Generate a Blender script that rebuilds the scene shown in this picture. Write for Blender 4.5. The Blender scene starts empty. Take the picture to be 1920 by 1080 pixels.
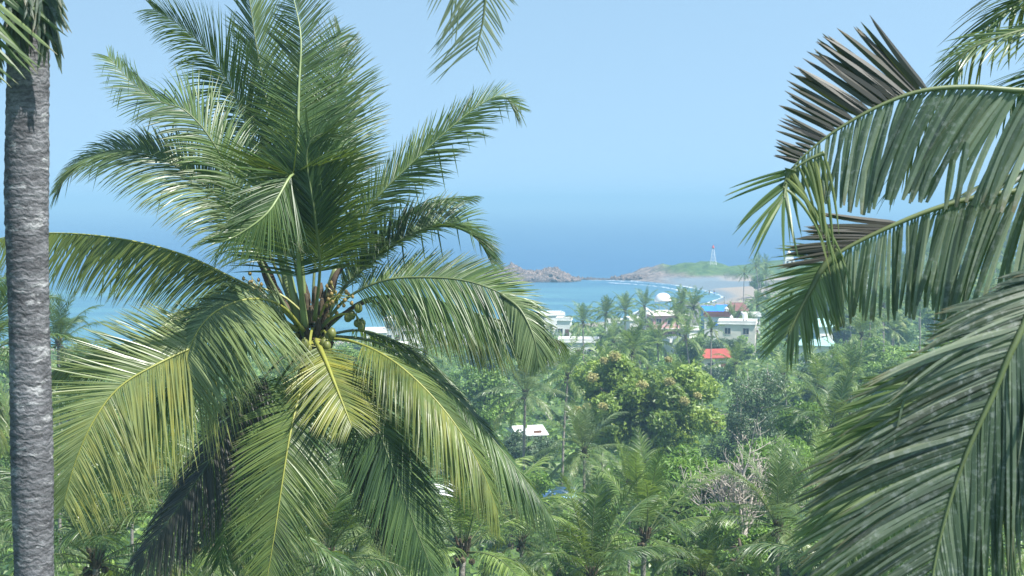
import bpy, math, random
import numpy as np
from mathutils import Vector, Matrix, noise
R = math.radians
scene = bpy.context.scene
col = scene.collection

# ------------------------------------------------------------ camera, world, sun, exposure
F = 2638.0            # focal length in photo pixels (1920 wide)
CAMZ = 34.0
PITCH = math.atan(162.0 / F)
cd = bpy.data.cameras.new('camera')
cd.sensor_width = 36.0
cd.lens = 36.0 * F / 1920.0
cd.clip_start = 0.1
cd.clip_end = 60000
cd.dof.use_dof = True
cd.dof.focus_distance = 27.0
cd.dof.aperture_fstop = 5.6
cam = bpy.data.objects.new('camera', cd)
cam.location = (0, 0, CAMZ)
cam.rotation_euler = (R(90) - PITCH, 0, 0)
col.objects.link(cam)
scene.camera = cam

SUN_EL, SUN_AZ = 56.0, 118.0      # azimuth clockwise from the view direction (+Y)
world = bpy.data.worlds.new('World')
scene.world = world
world.use_nodes = True
wn = world.node_tree.nodes
wl = world.node_tree.links
wn.clear()
wo = wn.new('ShaderNodeOutputWorld')
bg = wn.new('ShaderNodeBackground')
sky = wn.new('ShaderNodeTexSky')
sky.sky_type = 'NISHITA'
sky.sun_disc = False
sky.sun_elevation = R(SUN_EL)
sky.sun_rotation = R(SUN_AZ)
sky.altitude = 0
sky.air_density = 1.0
sky.dust_density = 0.3
sky.ozone_density = 3.0
stc = wn.new('ShaderNodeTexCoord')
smap = wn.new('ShaderNodeMapping')
smap.inputs['Location'].default_value = (0, 0, .34)
smap.inputs['Scale'].default_value = (1, 1, .62)
wl.new(stc.outputs['Generated'], smap.inputs[0])
wl.new(smap.outputs[0], sky.inputs[0])
tint = wn.new('ShaderNodeMix')
tint.data_type = 'RGBA'
tint.blend_type = 'MULTIPLY'
tint.inputs[0].default_value = 1.0
tint.inputs[7].default_value = (1.2, 1.13, .88, 1)
wl.new(sky.outputs[0], tint.inputs[6])
wl.new(tint.outputs[2], bg.inputs[0])
bg.inputs[1].default_value = 0.14
wl.new(bg.outputs[0], wo.inputs[0])
sd_ = bpy.data.lights.new('sun', 'SUN')
sd_.energy = 4.6
sd_.angle = R(0.5)
sd_.color = (1.0, 0.965, 0.91)
sun = bpy.data.objects.new('sun', sd_)
sv = Vector((math.sin(R(SUN_AZ)) * math.cos(R(SUN_EL)), math.cos(R(SUN_AZ)) * math.cos(R(SUN_EL)), math.sin(R(SUN_EL))))
sun.rotation_euler = sv.to_track_quat('Z', 'Y').to_euler()
sun.location = sv * 100
col.objects.link(sun)
scene.view_settings.view_transform = 'Standard'
scene.view_settings.look = 'None'
scene.view_settings.exposure = 1.1
scene.view_settings.gamma = 1
scene.render.engine = 'CYCLES'
scene.cycles.max_bounces = 6
scene.cycles.transparent_max_bounces = 8
scene.cycles.volume_bounces = 0
scene.cycles.use_denoising = True

# ------------------------------------------------------------ geometry of the view
CAM = np.array([0, 0, CAMZ])
FW = np.array([0, math.cos(PITCH), -math.sin(PITCH)])
UP = np.array([0, math.sin(PITCH), math.cos(PITCH)])
RT = np.array([1.0, 0, 0])
def at(px, py, D):
    return CAM + D * (FW + RT * (px - 960) / F - UP * (py - 540) / F)
def pix(p):
    v = np.array(p, float) - CAM
    D = v @ FW
    return 960 + F * (v @ RT) / D, 540 - F * (v @ UP) / D, D
def on_plane(px, py, z=0.0):
    d = FW + RT * (px - 960) / F - UP * (py - 540) / F
    return CAM + d * (z - CAMZ) / d[2]

# ------------------------------------------------------------ object helpers
def tag(o, label=None, cat=None, group=None, kind=None):
    if label: o['label'] = label
    if cat: o['category'] = cat
    if group: o['group'] = group
    if kind: o['kind'] = kind
    return o
def empty(name, loc, rz=0.0):
    o = bpy.data.objects.new(name, None)
    o.empty_display_size = 0.3
    o.location = loc
    o.rotation_euler = (0, 0, rz)
    col.objects.link(o)
    return o
def thing(name, loc, label, cat, group=None, rz=0.0):
    return tag(empty(name, loc, rz), label, cat, group)
class MB:
    """collects verts / faces / a per-vertex colour, then links ONE mesh object"""
    def __init__(s):
        s.v = []; s.f = []; s.c = []; s.n = 0; s.mi = []
    def add(s, v, f, c=None, mi=0):
        v = np.asarray(v, float).reshape(-1, 3)
        s.v.append(v)
        f = [tuple(int(i) + s.n for i in q) for q in f]
        s.f += f
        s.mi += [mi] * len(f)
        if c is None: c = np.zeros((len(v), 3))
        c = np.asarray(c, float)
        if c.ndim == 1: c = np.tile(c, (len(v), 1))
        s.c.append(c)
        s.n += len(v)
        return s
    def box(s, cx, cy, cz, sx, sy, sz, rz=0.0, c=None):
        a = np.array([[x, y, z] for x in (-.5, .5) for y in (-.5, .5) for z in (-.5, .5)]) * [sx, sy, sz]
        if rz:
            k, q = math.cos(rz), math.sin(rz)
            a = a @ np.array([[k, q, 0], [-q, k, 0], [0, 0, 1]])
        a = a + [cx, cy, cz]
        return s.add(a, [(0, 1, 3, 2), (4, 6, 7, 5), (0, 4, 5, 1), (2, 3, 7, 6), (0, 2, 6, 4), (1, 5, 7, 3)], c)
    def tube(s, pts, rad, sides=8, c=None, cap=True, jitter=0.0, rng=None):
        pts = np.asarray(pts, float)
        n = len(pts)
        rad = np.full(n, rad) if np.isscalar(rad) else np.asarray(rad, float)
        T = np.gradient(pts, axis=0)
        T /= np.linalg.norm(T, axis=1)[:, None] + 1e-9
        ref = np.array([0, 0, 1.0]) if abs(T[0][2]) < .9 else np.array([1.0, 0, 0])
        u = np.cross(T[0], ref); u /= np.linalg.norm(u)
        vs = []
        for i in range(n):
            u = u - (u @ T[i]) * T[i]; u /= np.linalg.norm(u) + 1e-9
            w = np.cross(T[i], u)
            an = np.arange(sides) * 2 * math.pi / sides
            rr = rad[i] * (1 + (rng.uniform(-jitter, jitter, sides) if jitter and rng is not None else 0))
            rr = np.broadcast_to(rr, (sides,))
            vs.append(pts[i] + (np.cos(an) * rr)[:, None] * u + (np.sin(an) * rr)[:, None] * w)
        fs = []
        for i in range(n - 1):
            for k in range(sides):
                k2 = (k + 1) % sides
                fs.append((i * sides + k, i * sides + k2, (i + 1) * sides + k2, (i + 1) * sides + k))
        if cap:
            fs.append(tuple(range(sides))[::-1]); fs.append(tuple((n - 1) * sides + k for k in range(sides)))
        return s.add(np.concatenate(vs), fs, c)
    def blob(s, c0, r, seed=0, sub=2, rough=.25, c=None, sq=(1, 1, 1)):
        v, f = ico(sub)
        rs = np.array([1 + rough * noise.noise(Vector(p) * 1.7 + Vector((seed * 3.1, 0, 0))) * 2 for p in v.tolist()])
        return s.add(v * rs[:, None] * r * np.array(sq) + np.asarray(c0), f, c)
    def mesh(s, name, mats, smooth=False, off=None):
        me = bpy.data.meshes.new(name)
        v = np.concatenate(s.v)
        if off is not None: v = v - np.asarray(off)
        me.from_pydata(v.tolist(), [], s.f)
        at_ = me.attributes.new('tone', 'FLOAT_COLOR', 'POINT')
        c = np.concatenate(s.c)
        at_.data.foreach_set('color', np.concatenate([c, np.ones((len(c), 1))], 1).astype(np.float32).ravel())
        for m in (mats if isinstance(mats, (list, tuple)) else [mats]): me.materials.append(m)
        if any(s.mi): me.polygons.foreach_set('material_index', s.mi)
        if smooth: me.polygons.foreach_set('use_smooth', [True] * len(me.polygons))
        me.update()
        return me
    def build(s, name, mats, parent=None, smooth=False, off=None):
        o = bpy.data.objects.new(name, s.mesh(name, mats, smooth, off))
        col.objects.link(o)
        if parent is not None: o.parent = parent
        return o
_ico = {}
def ico(sub):
    if sub not in _ico:
        import bmesh
        bm = bmesh.new(); bmesh.ops.create_icosphere(bm, subdivisions=sub, radius=1)
        _ico[sub] = (np.array([v.co[:] for v in bm.verts]), [tuple(v.index for v in f.verts) for f in bm.faces]); bm.free()
    return _ico[sub]
def copy_tree(o, parent=None):
    c = o.copy(); col.objects.link(c); c.parent = parent
    for ch in o.children: copy_tree(ch, c)
    return c

# ------------------------------------------------------------ materials
class NT:
    def __init__(s, name):
        s.m = bpy.data.materials.new(name); s.m.use_nodes = True
        s.n = s.m.node_tree.nodes; s.l = s.m.node_tree.links; s.n.clear()
        s.out = s.n.new('ShaderNodeOutputMaterial')
    def new(s, t, **k):
        n = s.n.new(t)
        for a, b in k.items(): setattr(n, a, b)
        return n
    def link(s, a, b): s.l.new(a, b)
    def noise(s, scale, detail=4, coord='Object', rough=.55, vec=None):
        n = s.new('ShaderNodeTexNoise'); n.inputs['Scale'].default_value = scale
        n.inputs['Detail'].default_value = detail; n.inputs['Roughness'].default_value = rough
        if vec is None:
            if not hasattr(s, 'tc'): s.tc = s.new('ShaderNodeTexCoord')
            vec = s.tc.outputs[coord]
        s.link(vec, n.inputs['Vector'])
        return n.outputs['Fac']
    def ramp(s, fac, stops, interp='LINEAR'):
        r = s.new('ShaderNodeValToRGB'); r.color_ramp.interpolation = interp
        e = r.color_ramp.elements
        while len(e) < len(stops): e.new(0.5)
        for i, (p, c) in enumerate(stops):
            e[i].position = p; e[i].color = (c if len(c) == 4 else (*c, 1)) if hasattr(c, '__len__') else (c, c, c, 1)
        s.link(fac, r.inputs[0]); return r.outputs[0]
    def mix(s, fac, a, b, mode='MIX'):
        m = s.new('ShaderNodeMix', data_type='RGBA', blend_type=mode)
        for i, x in ((0, fac), (6, a), (7, b)):
            if hasattr(x, 'links'): s.link(x, m.inputs[i])
            elif i == 0: m.inputs[0].default_value = x
            else: m.inputs[i].default_value = (*x, 1)
        return m.outputs[2]
    def math(s, op, a, b=0.0, clamp=False):
        m = s.new('ShaderNodeMath', operation=op, use_clamp=clamp)
        for i, x in ((0, a), (1, b)):
            if hasattr(x, 'links'): s.link(x, m.inputs[i])
            else: m.inputs[i].default_value = x
        return m.outputs[0]
    def bsdf(s, color, rough=.7, spec=.4, bump=None, strength=.3, dist=.02, metal=0):
        b = s.new('ShaderNodeBsdfPrincipled')
        if hasattr(color, 'links'): s.link(color, b.inputs['Base Color'])
        else: b.inputs['Base Color'].default_value = (*color, 1)
        if hasattr(rough, 'links'): s.link(rough, b.inputs['Roughness'])
        else: b.inputs['Roughness'].default_value = rough
        b.inputs['Specular IOR Level'].default_value = spec
        b.inputs['Metallic'].default_value = metal
        if bump is not None:
            bp = s.new('ShaderNodeBump'); bp.inputs['Strength'].default_value = strength; bp.inputs['Distance'].default_value = dist
            s.link(bump, bp.inputs['Height']); s.link(bp.outputs[0], b.inputs['Normal'])
        return b.outputs[0]
    def done(s, sh): s.link(sh, s.out.inputs['Surface']); return s.m
def tone(nt):
    a = nt.new('ShaderNodeAttribute', attribute_name='tone')
    sp = nt.new('ShaderNodeSeparateColor'); nt.link(a.outputs['Color'], sp.inputs[0])
    return sp.outputs
def plain(name, color, rough=.8, var=.25, scale=1.5, spec=.3, bump=.15, metal=0):
    nt = NT(name)
    f = nt.noise(scale, 5)
    c = nt.mix(nt.ramp(f, [(.3, 0.0), (.7, 1.0)]), tuple(x * (1 - var) for x in color), tuple(min(1, x * (1 + var * .5)) for x in color))
    return nt.done(nt.bsdf(c, rough, spec, nt.noise(scale * 9, 3), bump, .01, metal))

def leaf_mat(name, dark, mid, light, dry, trans=.38, transcol=(.24, .34, .035), rough=.42, spots=0.0, spec=.5):
    """tone.r = random per leaflet, tone.g = 0..1 along leaflet, tone.b = yellowness/dryness, on a few fronds painted backlight or shade"""
    nt = NT(name)
    r, g, b = tone(nt)[:3]
    oi = nt.new('ShaderNodeObjectInfo')
    rr = nt.math('ADD', r, nt.math('MULTIPLY', nt.math('SUBTRACT', oi.outputs['Random'], .5), .3))
    rr = nt.math('ADD', rr, nt.math('MULTIPLY', nt.math('SUBTRACT', nt.noise(1.3, 3), .5), .7), clamp=True)
    c = nt.ramp(rr, [(.0, dark), (.5, mid), (1., light)])
    dr = nt.math('MULTIPLY', b, nt.ramp(nt.noise(3.0, 3), [(.3, .35), (.65, 1.0)]))
    c = nt.mix(dr, c, dry)
    # dry brown leaflet tips
    tipm = nt.math('MULTIPLY', nt.ramp(g, [(.82, 0.0), (.98, 1.0)]), nt.ramp(r, [(.45, 0.0), (.75, .8)]))
    c = nt.mix(tipm, c, (.16, .12, .06))
    if spots:
        sp = nt.ramp(nt.noise(22, 5, rough=.7), [(.52, 0.0), (.62, 1.0)])
        sp2 = nt.math('MULTIPLY', sp, nt.ramp(nt.noise(2.3, 3), [(.35, .15), (.7, 1.0)]))
        c = nt.mix(nt.math('MULTIPLY', sp2, spots), c, (.42, .45, .42))
    pb = nt.bsdf(c, rough, spec)
    tr = nt.new('ShaderNodeBsdfTranslucent')
    nt.link(nt.mix(.55, c, nt.mix(dr, transcol, (.42, .36, .04))), tr.inputs['Color'])
    mx = nt.new('ShaderNodeMixShader'); mx.inputs[0].default_value = trans
    nt.link(pb, mx.inputs[1]); nt.link(tr.outputs[0], mx.inputs[2])
    return nt.done(mx.outputs[0])
M = {}
M['leaf'] = leaf_mat('palm_leaf', (.02, .048, .018), (.058, .11, .034), (.125, .19, .055), (.33, .31, .04), transcol=(.3, .42, .03), trans=.3)
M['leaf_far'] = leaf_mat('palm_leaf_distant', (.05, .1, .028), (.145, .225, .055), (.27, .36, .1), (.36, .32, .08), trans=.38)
M['leaf_pale'] = leaf_mat('palm_leaf_glossy', (.06, .105, .045), (.14, .2, .08), (.25, .32, .15), (.36, .34, .07), rough=.33)
M['leaf_worn'] = leaf_mat('palm_leaf_weathered', (.03, .055, .035), (.055, .085, .055), (.10, .13, .085), (.055, .045, .04), trans=.28, spots=.4, rough=.5)
M['leaf_dead'] = leaf_mat('withered_dark_leaf', (.016, .018, .016), (.032, .034, .026), (.07, .062, .042), (.2, .16, .08), trans=.15, rough=.5)
M['leaf_brightened'] = leaf_mat('palm_leaf_brightened', (.12, .16, .1), (.2, .25, .17), (.3, .35, .26), (.3, .2, .12), trans=.45, transcol=(.4, .5, .2))  # paler leaf copy, brightens a frond whose underside lies in shadow
M['leaf_worn_pale'] = leaf_mat('palm_leaf_weathered_pale', (.03, .055, .035), (.09, .135, .08), (.27, .33, .22), (.055, .045, .04), trans=.3, spots=.5, rough=.38)
M['tree_leaf'] = leaf_mat('broad_leaf', (.045, .1, .022), (.125, .235, .042), (.26, .41, .075), (.3, .24, .08), trans=.3)
M['tree_leaf_fresh'] = leaf_mat('fresh_broad_leaf', (.07, .13, .025), (.2, .31, .055), (.36, .48, .1), (.34, .32, .1), trans=.38, transcol=(.4, .5, .06))
M['tree_leaf_dark'] = leaf_mat('dark_broad_leaf', (.025, .055, .028), (.065, .12, .055), (.14, .21, .1), (.2, .18, .1), trans=.22)
M['tree_leaf_light'] = leaf_mat('light_feathery_leaf', (.06, .13, .02), (.12, .24, .035), (.2, .35, .05), (.32, .28, .06), trans=.35)
M['flower'] = leaf_mat('tan_blossom', (.3, .29, .1), (.4, .37, .14), (.5, .46, .2), (.36, .32, .1), trans=.3, transcol=(.38, .37, .1))
M['rib'] = plain('leaf_midrib', (.12, .155, .06), .45, .25, 3, .5, .05)
M['rib_yellow'] = plain('yellow_midrib', (.25, .26, .05), .45, .2, 3, .5, .05)
M['rib_dark'] = plain('dark_midrib', (.06, .09, .045), .5, .3, 3, .5, .05)
M['petiole'] = plain('leaf_stalk', (.2, .26, .1), .4, .3, 2.5, .5, .08)
M['bract'] = plain('dry_husk_brown', (.1, .075, .055), .85, .5, 5, .2, .5)
M['bark_pale'] = plain('pale_branch_bark', (.46, .41, .36), .85, .35, 3, .2, .3)
M['bark'] = plain('dark_tree_bark', (.1, .08, .06), .9, .4, 3, .2, .5)
M['coconut'] = plain('green_yellow_coconut', (.15, .17, .04), .45, .35, 2, .5, .1)
M['coconut_orange'] = plain('orange_young_coconut', (.24, .17, .05), .5, .35, 2, .4, .1)
M['fibre'] = plain('brown_leaf_sheath_fibre', (.1, .08, .055), .95, .5, 9, .1, .8)
def palm_bark(name, a, b, pale, ring):
    nt = NT(name)
    tc = nt.new('ShaderNodeTexCoord'); mp = nt.new('ShaderNodeMapping'); mp.inputs['Scale'].default_value = (1, 1, 2.4)
    nt.link(tc.outputs['Object'], mp.inputs[0])
    n1 = nt.noise(3.2, 7, vec=mp.outputs[0], rough=.65)
    n2 = nt.noise(16, 5, vec=mp.outputs[0], rough=.75)
    c = nt.mix(nt.ramp(n1, [(.38, 0.), (.62, 1.)]), a, b)
    c = nt.mix(nt.ramp(n2, [(.4, .5), (.55, 0.)]), c, tuple(x * .35 for x in a))
    c = nt.mix(nt.ramp(nt.noise(4.5, 6, vec=mp.outputs[0], rough=.7), [(.56, 0.), (.66, .6)]), c, pale)
    wv = nt.new('ShaderNodeTexWave', wave_type='BANDS', bands_direction='Z'); wv.inputs['Scale'].default_value = ring
    wv.inputs['Distortion'].default_value = 8; wv.inputs['Detail'].default_value = 3; wv.inputs['Detail Scale'].default_value = 2.5
    nt.link(tc.outputs['Object'], wv.inputs[0])
    c = nt.mix(nt.ramp(wv.outputs['Fac'], [(.0, .35), (.2, 0.)]), c, tuple(x * .35 for x in a))
    h = nt.math('ADD', nt.math('MULTIPLY', wv.outputs['Fac'], .5), nt.math('ADD', n2, n1))
    return nt.done(nt.bsdf(c, .95, .12, h, .5, .02))
M['trunk_grey'] = palm_bark('grey_ringed_palm_bark', (.085, .085, .09), (.19, .19, .2), (.46, .46, .46), 6.5)
M['trunk_far'] = palm_bark('pale_palm_bark', (.22, .2, .17), (.36, .33, .3), (.5, .48, .45), 2.2)

# ------------------------------------------------------------ terrain
coast_px = [(-1500, 632), (-300, 640), (100, 652), (350, 655), (620, 640), (900, 622), (1020, 612), (1120, 604), (1215, 592), (1290, 578),
            (1335, 566), (1357, 557), (1345, 549), (1312, 541), (1270, 534), (1225, 529), (1185, 525), (1150, 521.5)]
coast = [on_plane(x, y)[:2] for x, y in coast_px]
tip = coast[-1]
coast += [np.array([tip[0] + 6, 640.]), np.array([62., 655.]), np.array([95., 690.]), np.array([160., 720.]), np.array([260., 740.]), np.array([500., 760.]),
          np.array([900., 780.]), np.array([900., -200.]), np.array([-700., -200.])]
CO = np.array(coast)
def sdist(P):
    P = np.atleast_2d(P)
    best = np.full(len(P), 1e9); inside = np.zeros(len(P), bool)
    for i in range(len(CO)):
        a, b = CO[i], CO[(i + 1) % len(CO)]
        ab = b - a
        t = np.clip(((P - a) @ ab) / (ab @ ab), 0, 1)
        d = np.linalg.norm(P - a - t[:, None] * ab, axis=1)
        best = np.minimum(best, d)
        cond = ((a[1] > P[:, 1]) != (b[1] > P[:, 1]))
        xin = (b[0] - a[0]) * (P[:, 1] - a[1]) / (b[1] - a[1] + 1e-12) + a[0]
        inside ^= cond & (P[:, 0] < xin)
    return np.where(inside, best, -best)
def sst(x, a, b):
    t = np.clip((x - a) / (b - a), 0, 1); return t * t * (3 - 2 * t)
def fbm(x, y, s, seed=0):
    v = np.zeros_like(x)
    rs = np.random.RandomState(seed)
    for o in range(6):
        k = s * 1.9 ** o; a = .6 ** o
        for j in range(3):
            th = rs.uniform(0, 6.28); ph = rs.uniform(0, 6.28)
            v += a / 3 * np.sin((x * math.cos(th) + y * math.sin(th)) * k + ph + 1.3 * np.sin((x * math.sin(th) - y * math.cos(th)) * k * .7 + ph * 2))
    return v
def height(X, Y, sd=None):
    X = np.atleast_1d(np.asarray(X, float)); Y = np.atleast_1d(np.asarray(Y, float))
    if sd is None: sd = sdist(np.stack([X, Y], 1))
    h = np.where(sd > 0, 4.3 * (1 - np.exp(-np.maximum(sd, 0) / 55)), np.maximum(sd * .08, -4))
    near = np.interp(Y, [-200, 0, 20, 60, 120, 200, 260], [13, 12, 10, 4.5, 2.2, .7, 0])
    h = h + near * (sd > 0)
    h = h + 15 * np.exp(-(((X - 215) / 80) ** 2 + ((Y - 430) / 110) ** 2)) * sst(sd, 5, 60)
    head = sst(Y, 560, 600) * (X > 30)
    hh = np.minimum(np.maximum(sd, 0) * .3, 5.6) * (.8 + .25 * fbm(X, Y, .09, 3))
    hh = hh + np.maximum(fbm(X, Y, .28, 5), -1) * .9 * np.clip(sd / 6, 0, 1) * (1 - .75 * sst(X, 75, 100))
    hh = np.where(X > 98, np.minimum(hh, 1 + 5.6 * sst(sd, 18, 46)), hh)
    hh = hh * sst(Y + 3 * fbm(X, Y, .12, 7), 594, 606) + .25
    h = np.where(sd > 0, h * (1 - head) + np.maximum(hh * np.clip(sd / 3, 0, 1), .05 * (sd > 0)) * head, h)
    return h + np.where(sd > 30, .4 * fbm(X, Y, .07, 9), 0) * (1 - head)
def hz(x, y): return float(height(x, y)[0])
def ground_at(px, py):
    d = FW + RT * (px - 960) / F - UP * (py - 540) / F
    t = 30.0
    while t < 900:
        p = CAM + d * t
        if p[2] < hz(p[0], p[1]): return np.array([p[0], p[1], hz(p[0], p[1])])
        t += 2.0
    return p
gx = np.arange(-380, 521, 3.0); gy = np.concatenate([np.arange(-60, 480, 3.5), np.arange(480, 700, 1.6), np.arange(700, 790, 4)])
XX, YY = np.meshgrid(gx, gy)
SD = sdist(np.stack([XX.ravel(), YY.ravel()], 1))
ZZ = height(XX.ravel(), YY.ravel(), SD)
V = np.stack([XX.ravel(), YY.ravel(), ZZ], 1)
nx, ny = len(gx), len(gy)
idx = np.arange(nx * ny).reshape(ny, nx)
Fq = np.stack([idx[:-1, :-1], idx[:-1, 1:], idx[1:, 1:], idx[1:, :-1]], -1).reshape(-1, 4)
isf = YY.ravel() > 545
sand = np.where(isf, sst(SD, -6, 0) * (1 - sst(V[:, 2], 1.3, 2.2)) * sst(V[:, 0], 58, 72), (1 - sst(SD, 16, 26)))
grass = np.where(isf, sst(V[:, 2], 1.6, 3.0) * sst(V[:, 0] + 10 * fbm(V[:, 0], V[:, 1], .1, 2), 58, 74), sst(SD, 18, 26))
mb = MB(); mb.v = [V]; mb.f = Fq.tolist(); mb.mi = [0] * len(Fq); mb.c = [np.stack([sand, grass, np.where(isf, sst(V[:, 0] - .55 * (600 - V[:, 1]), 84, 100) * sst(SD, 12, 26), sst(SD, 1, 7))], 1)]; mb.n = len(V)
nt = NT('ground_cover_and_sand')
tr_, tg_, tb_ = tone(nt)[:3]
c = nt.mix(nt.ramp(nt.noise(.9, 6), [(.35, 0.), (.65, 1.)]), (.07, .065, .065), (.2, .165, .15))
c = nt.mix(nt.ramp(nt.noise(.35, 5), [(.42, 0.), (.6, .8)]), c, (.26, .21, .18))
sc_ = nt.mix(tb_, (.15, .19, .22), (.3, .255, .21))  # wet sand to dry sand; the wet tone has reflected sky blue mixed in
c = nt.mix(tr_, c, sc_)
gc = nt.mix(nt.ramp(nt.noise(.25, 6), [(.35, 0.), (.65, 1.)]), (.04, .085, .025), (.1, .16, .05))
c = nt.mix(tg_, c, gc)
gm = nt.done(nt.bsdf(c, .95, .15, nt.noise(1.3, 8), 1.0, .5))
tag(mb.build('ground', gm, smooth=False), kind='structure')

# sea
nt = NT('sea_water')
geo = nt.new('ShaderNodeNewGeometry')
sx = nt.new('ShaderNodeSeparateXYZ'); nt.link(geo.outputs['Position'], sx.inputs[0])
mr = nt.new('ShaderNodeMapRange'); mr.inputs[1].default_value = 520; mr.inputs[2].default_value = 700
nt.link(sx.outputs[1], mr.inputs[0])
mp = nt.new('ShaderNodeMapping'); mp.inputs['Scale'].default_value = (.35, 1.0, 1)
nt.link(geo.outputs['Position'], mp.inputs[0])
big = nt.noise(.012, 5, vec=mp.outputs[0])
fac = nt.math('ADD', mr.outputs[0], nt.math('MULTIPLY', nt.math('SUBTRACT', big, .5), .8), clamp=True)
c = nt.ramp(fac, [(0.0, (.075, .2, .24)), (.4, (.04, .14, .22)), (1.0, (.024, .1, .21))])
c = nt.mix(nt.ramp(nt.noise(.05, 6, vec=mp.outputs[0]), [(.4, 0.), (.62, .55)]), c, (.015, .08, .17))
w1 = nt.noise(.55, 6, vec=mp.outputs[0], rough=.65)
sea_m = nt.done(nt.bsdf(c, .38, .35, w1, .7, .7))
o = MB().add([(-14000, -600, 0), (14000, -600, 0), (14000, 14000, 0), (-14000, 14000, 0)], [(0, 1, 2, 3)]).build('sea', sea_m)
tag(o, kind='structure')

# surf: foam bands along the shore and round the rocks
nt = NT('surf_foam')
f = nt.ramp(nt.noise(.35, 7, rough=.75), [(.46, 0.), (.56, 1.)])
tr1 = nt.new('ShaderNodeBsdfTransparent')
mx = nt.new('ShaderNodeMixShader'); nt.link(nt.math('MULTIPLY', f, tone(nt)[0]), mx.inputs[0])
nt.link(tr1.outputs[0], mx.inputs[1]); nt.link(nt.bsdf((.8, .83, .85), .8), mx.inputs[2])
foam_m = nt.done(mx.outputs[0])
def smooth(P, n):
    P = np.asarray(P, float)
    Q = np.vstack([2 * P[0] - P[1], P, 2 * P[-1] - P[-2]])
    m = len(P) - 1; out = []
    for u in np.linspace(0, m, n):
        i = min(int(u), m - 1); t = u - i
        a, b, c, d = Q[i], Q[i + 1], Q[i + 2], Q[i + 3]
        out.append(.5 * ((2 * b) + (c - a) * t + (2 * a - 5 * b + 4 * c - d) * t * t + (3 * b - a - 3 * c + d) * t ** 3))
    return np.array(out)
def foam(pp, w, z=.012):
    P = smooth([on_plane(x, y)[:2] for x, y in pp], 70)
    T = np.gradient(P, axis=0); T /= np.linalg.norm(T, axis=1)[:, None]
    S = np.stack([-T[:, 1], T[:, 0]], 1)
    rr = np.random.RandomState(int(w * 10))
    ww = w * (.6 + .6 * np.abs(np.sin(np.linspace(0, 9, 70) + rr.uniform(0, 6))) ** 1.5)[:, None]
    vs, cs = [], []
    for k, (u, a) in enumerate(((-1, 0), (-.35, 1), (.35, 1), (1, 0))):
        vs.append(np.column_stack([P + S * ww * u, np.full(70, z)])); cs.append(np.full((70, 3), a * 1.0))
    fs = [(k * 70 + i, k * 70 + i + 1, (k + 1) * 70 + i + 1, (k + 1) * 70 + i) for k in range(3) for i in range(69)]
    tag(MB().add(np.concatenate(vs), fs, np.concatenate(cs)).build('surf', foam_m), kind='structure')
foam([(1160, 527), (1200, 529), (1250, 533), (1290, 538), (1325, 546), (1354, 556), (1340, 564), (1310, 573), (1280, 582)], 1.1)
foam([(1140, 530), (1190, 533), (1240, 538), (1275, 545), (1300, 553)], 1.2, .016)
foam([(925, 530), (960, 529), (1000, 528.5), (1030, 528), (1060, 527)], 2.4)
foam([(1100, 525), (1150, 526), (1210, 527)], 2.0, .02)
foam([(1120, 606), (1200, 597), (1270, 585), (1318, 574)], 1.6, .02)

# rocky islet
def islet(x0, x1, pyb, dep, hpx, name, label, seed):
    a = on_plane(x0, pyb); b = on_plane(x1, pyb)
    L = b[0] - a[0]; nx_, ny_ = 150, 60
    u = np.linspace(0, 1, nx_); v = np.linspace(-.5, .5, ny_)
    U, Vv = np.meshgrid(u, v)
    X = a[0] + U * L; Y = a[1] + dep / 2 + Vv * dep
    prof = np.interp(U, [i[0] for i in hpx], [i[1] for i in hpx])
    wid = np.sqrt(np.clip(1 - (2 * Vv / (.25 + .75 * np.clip(prof / 3, 0, 1))) ** 2, 0, 1))
    n = fbm(X, Y, .35, seed) * .5 + .5
    n2 = np.abs(fbm(X, Y, 1.3, seed + 1))
    Z = prof * wid ** .7 * (.62 + .45 * n) + (n2 * 1.1 - .3) * wid ** .5 - .5 * (wid < .02) - .15
    V_ = np.stack([X.ravel(), Y.ravel(), Z.ravel()], 1)
    I = np.arange(nx_ * ny_).reshape(ny_, nx_)
    Q = np.stack([I[:-1, :-1], I[:-1, 1:], I[1:, 1:], I[1:, :-1]], -1).reshape(-1, 4)
    m = MB(); m.add(V_, Q.tolist())
    rr = np.random.RandomState(seed)
    for i in range(110):
        uu = rr.uniform(.03, .97); p = np.interp(uu, [q[0] for q in hpx], [q[1] for q in hpx])
        vv = rr.uniform(-.5, .15)
        zz = p * math.sqrt(max(0, 1 - (2 * vv) ** 2)) ** .7 * .75
        s = rr.uniform(.3, 1.0) * (.5 + p / 8)
        m.blob((a[0] + uu * L, a[1] + dep / 2 + vv * dep, zz), s, rr.randint(99), 1, .5, sq=(1.3, 1, .8))
    return tag(m.build(name, rock_m), kind='structure')
nt = NT('coastal_rock')  # brown rock mottled by noise, darker just above the water
c = nt.mix(nt.ramp(nt.noise(.5, 7, rough=.65), [(.38, 0.), (.62, 1.)]), (.15, .12, .11), (.36, .27, .22))
c = nt.mix(nt.ramp(nt.noise(1.6, 6, rough=.7), [(.45, .8), (.56, 0.)]), c, (.07, .06, .06))
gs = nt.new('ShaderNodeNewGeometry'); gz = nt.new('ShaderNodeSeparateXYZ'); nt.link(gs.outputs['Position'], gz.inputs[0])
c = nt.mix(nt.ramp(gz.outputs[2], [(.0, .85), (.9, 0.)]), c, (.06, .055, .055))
rock_m = nt.done(nt.bsdf(c, .9, .2, nt.noise(1.5, 9, rough=.7), 1.0, .6))
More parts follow.
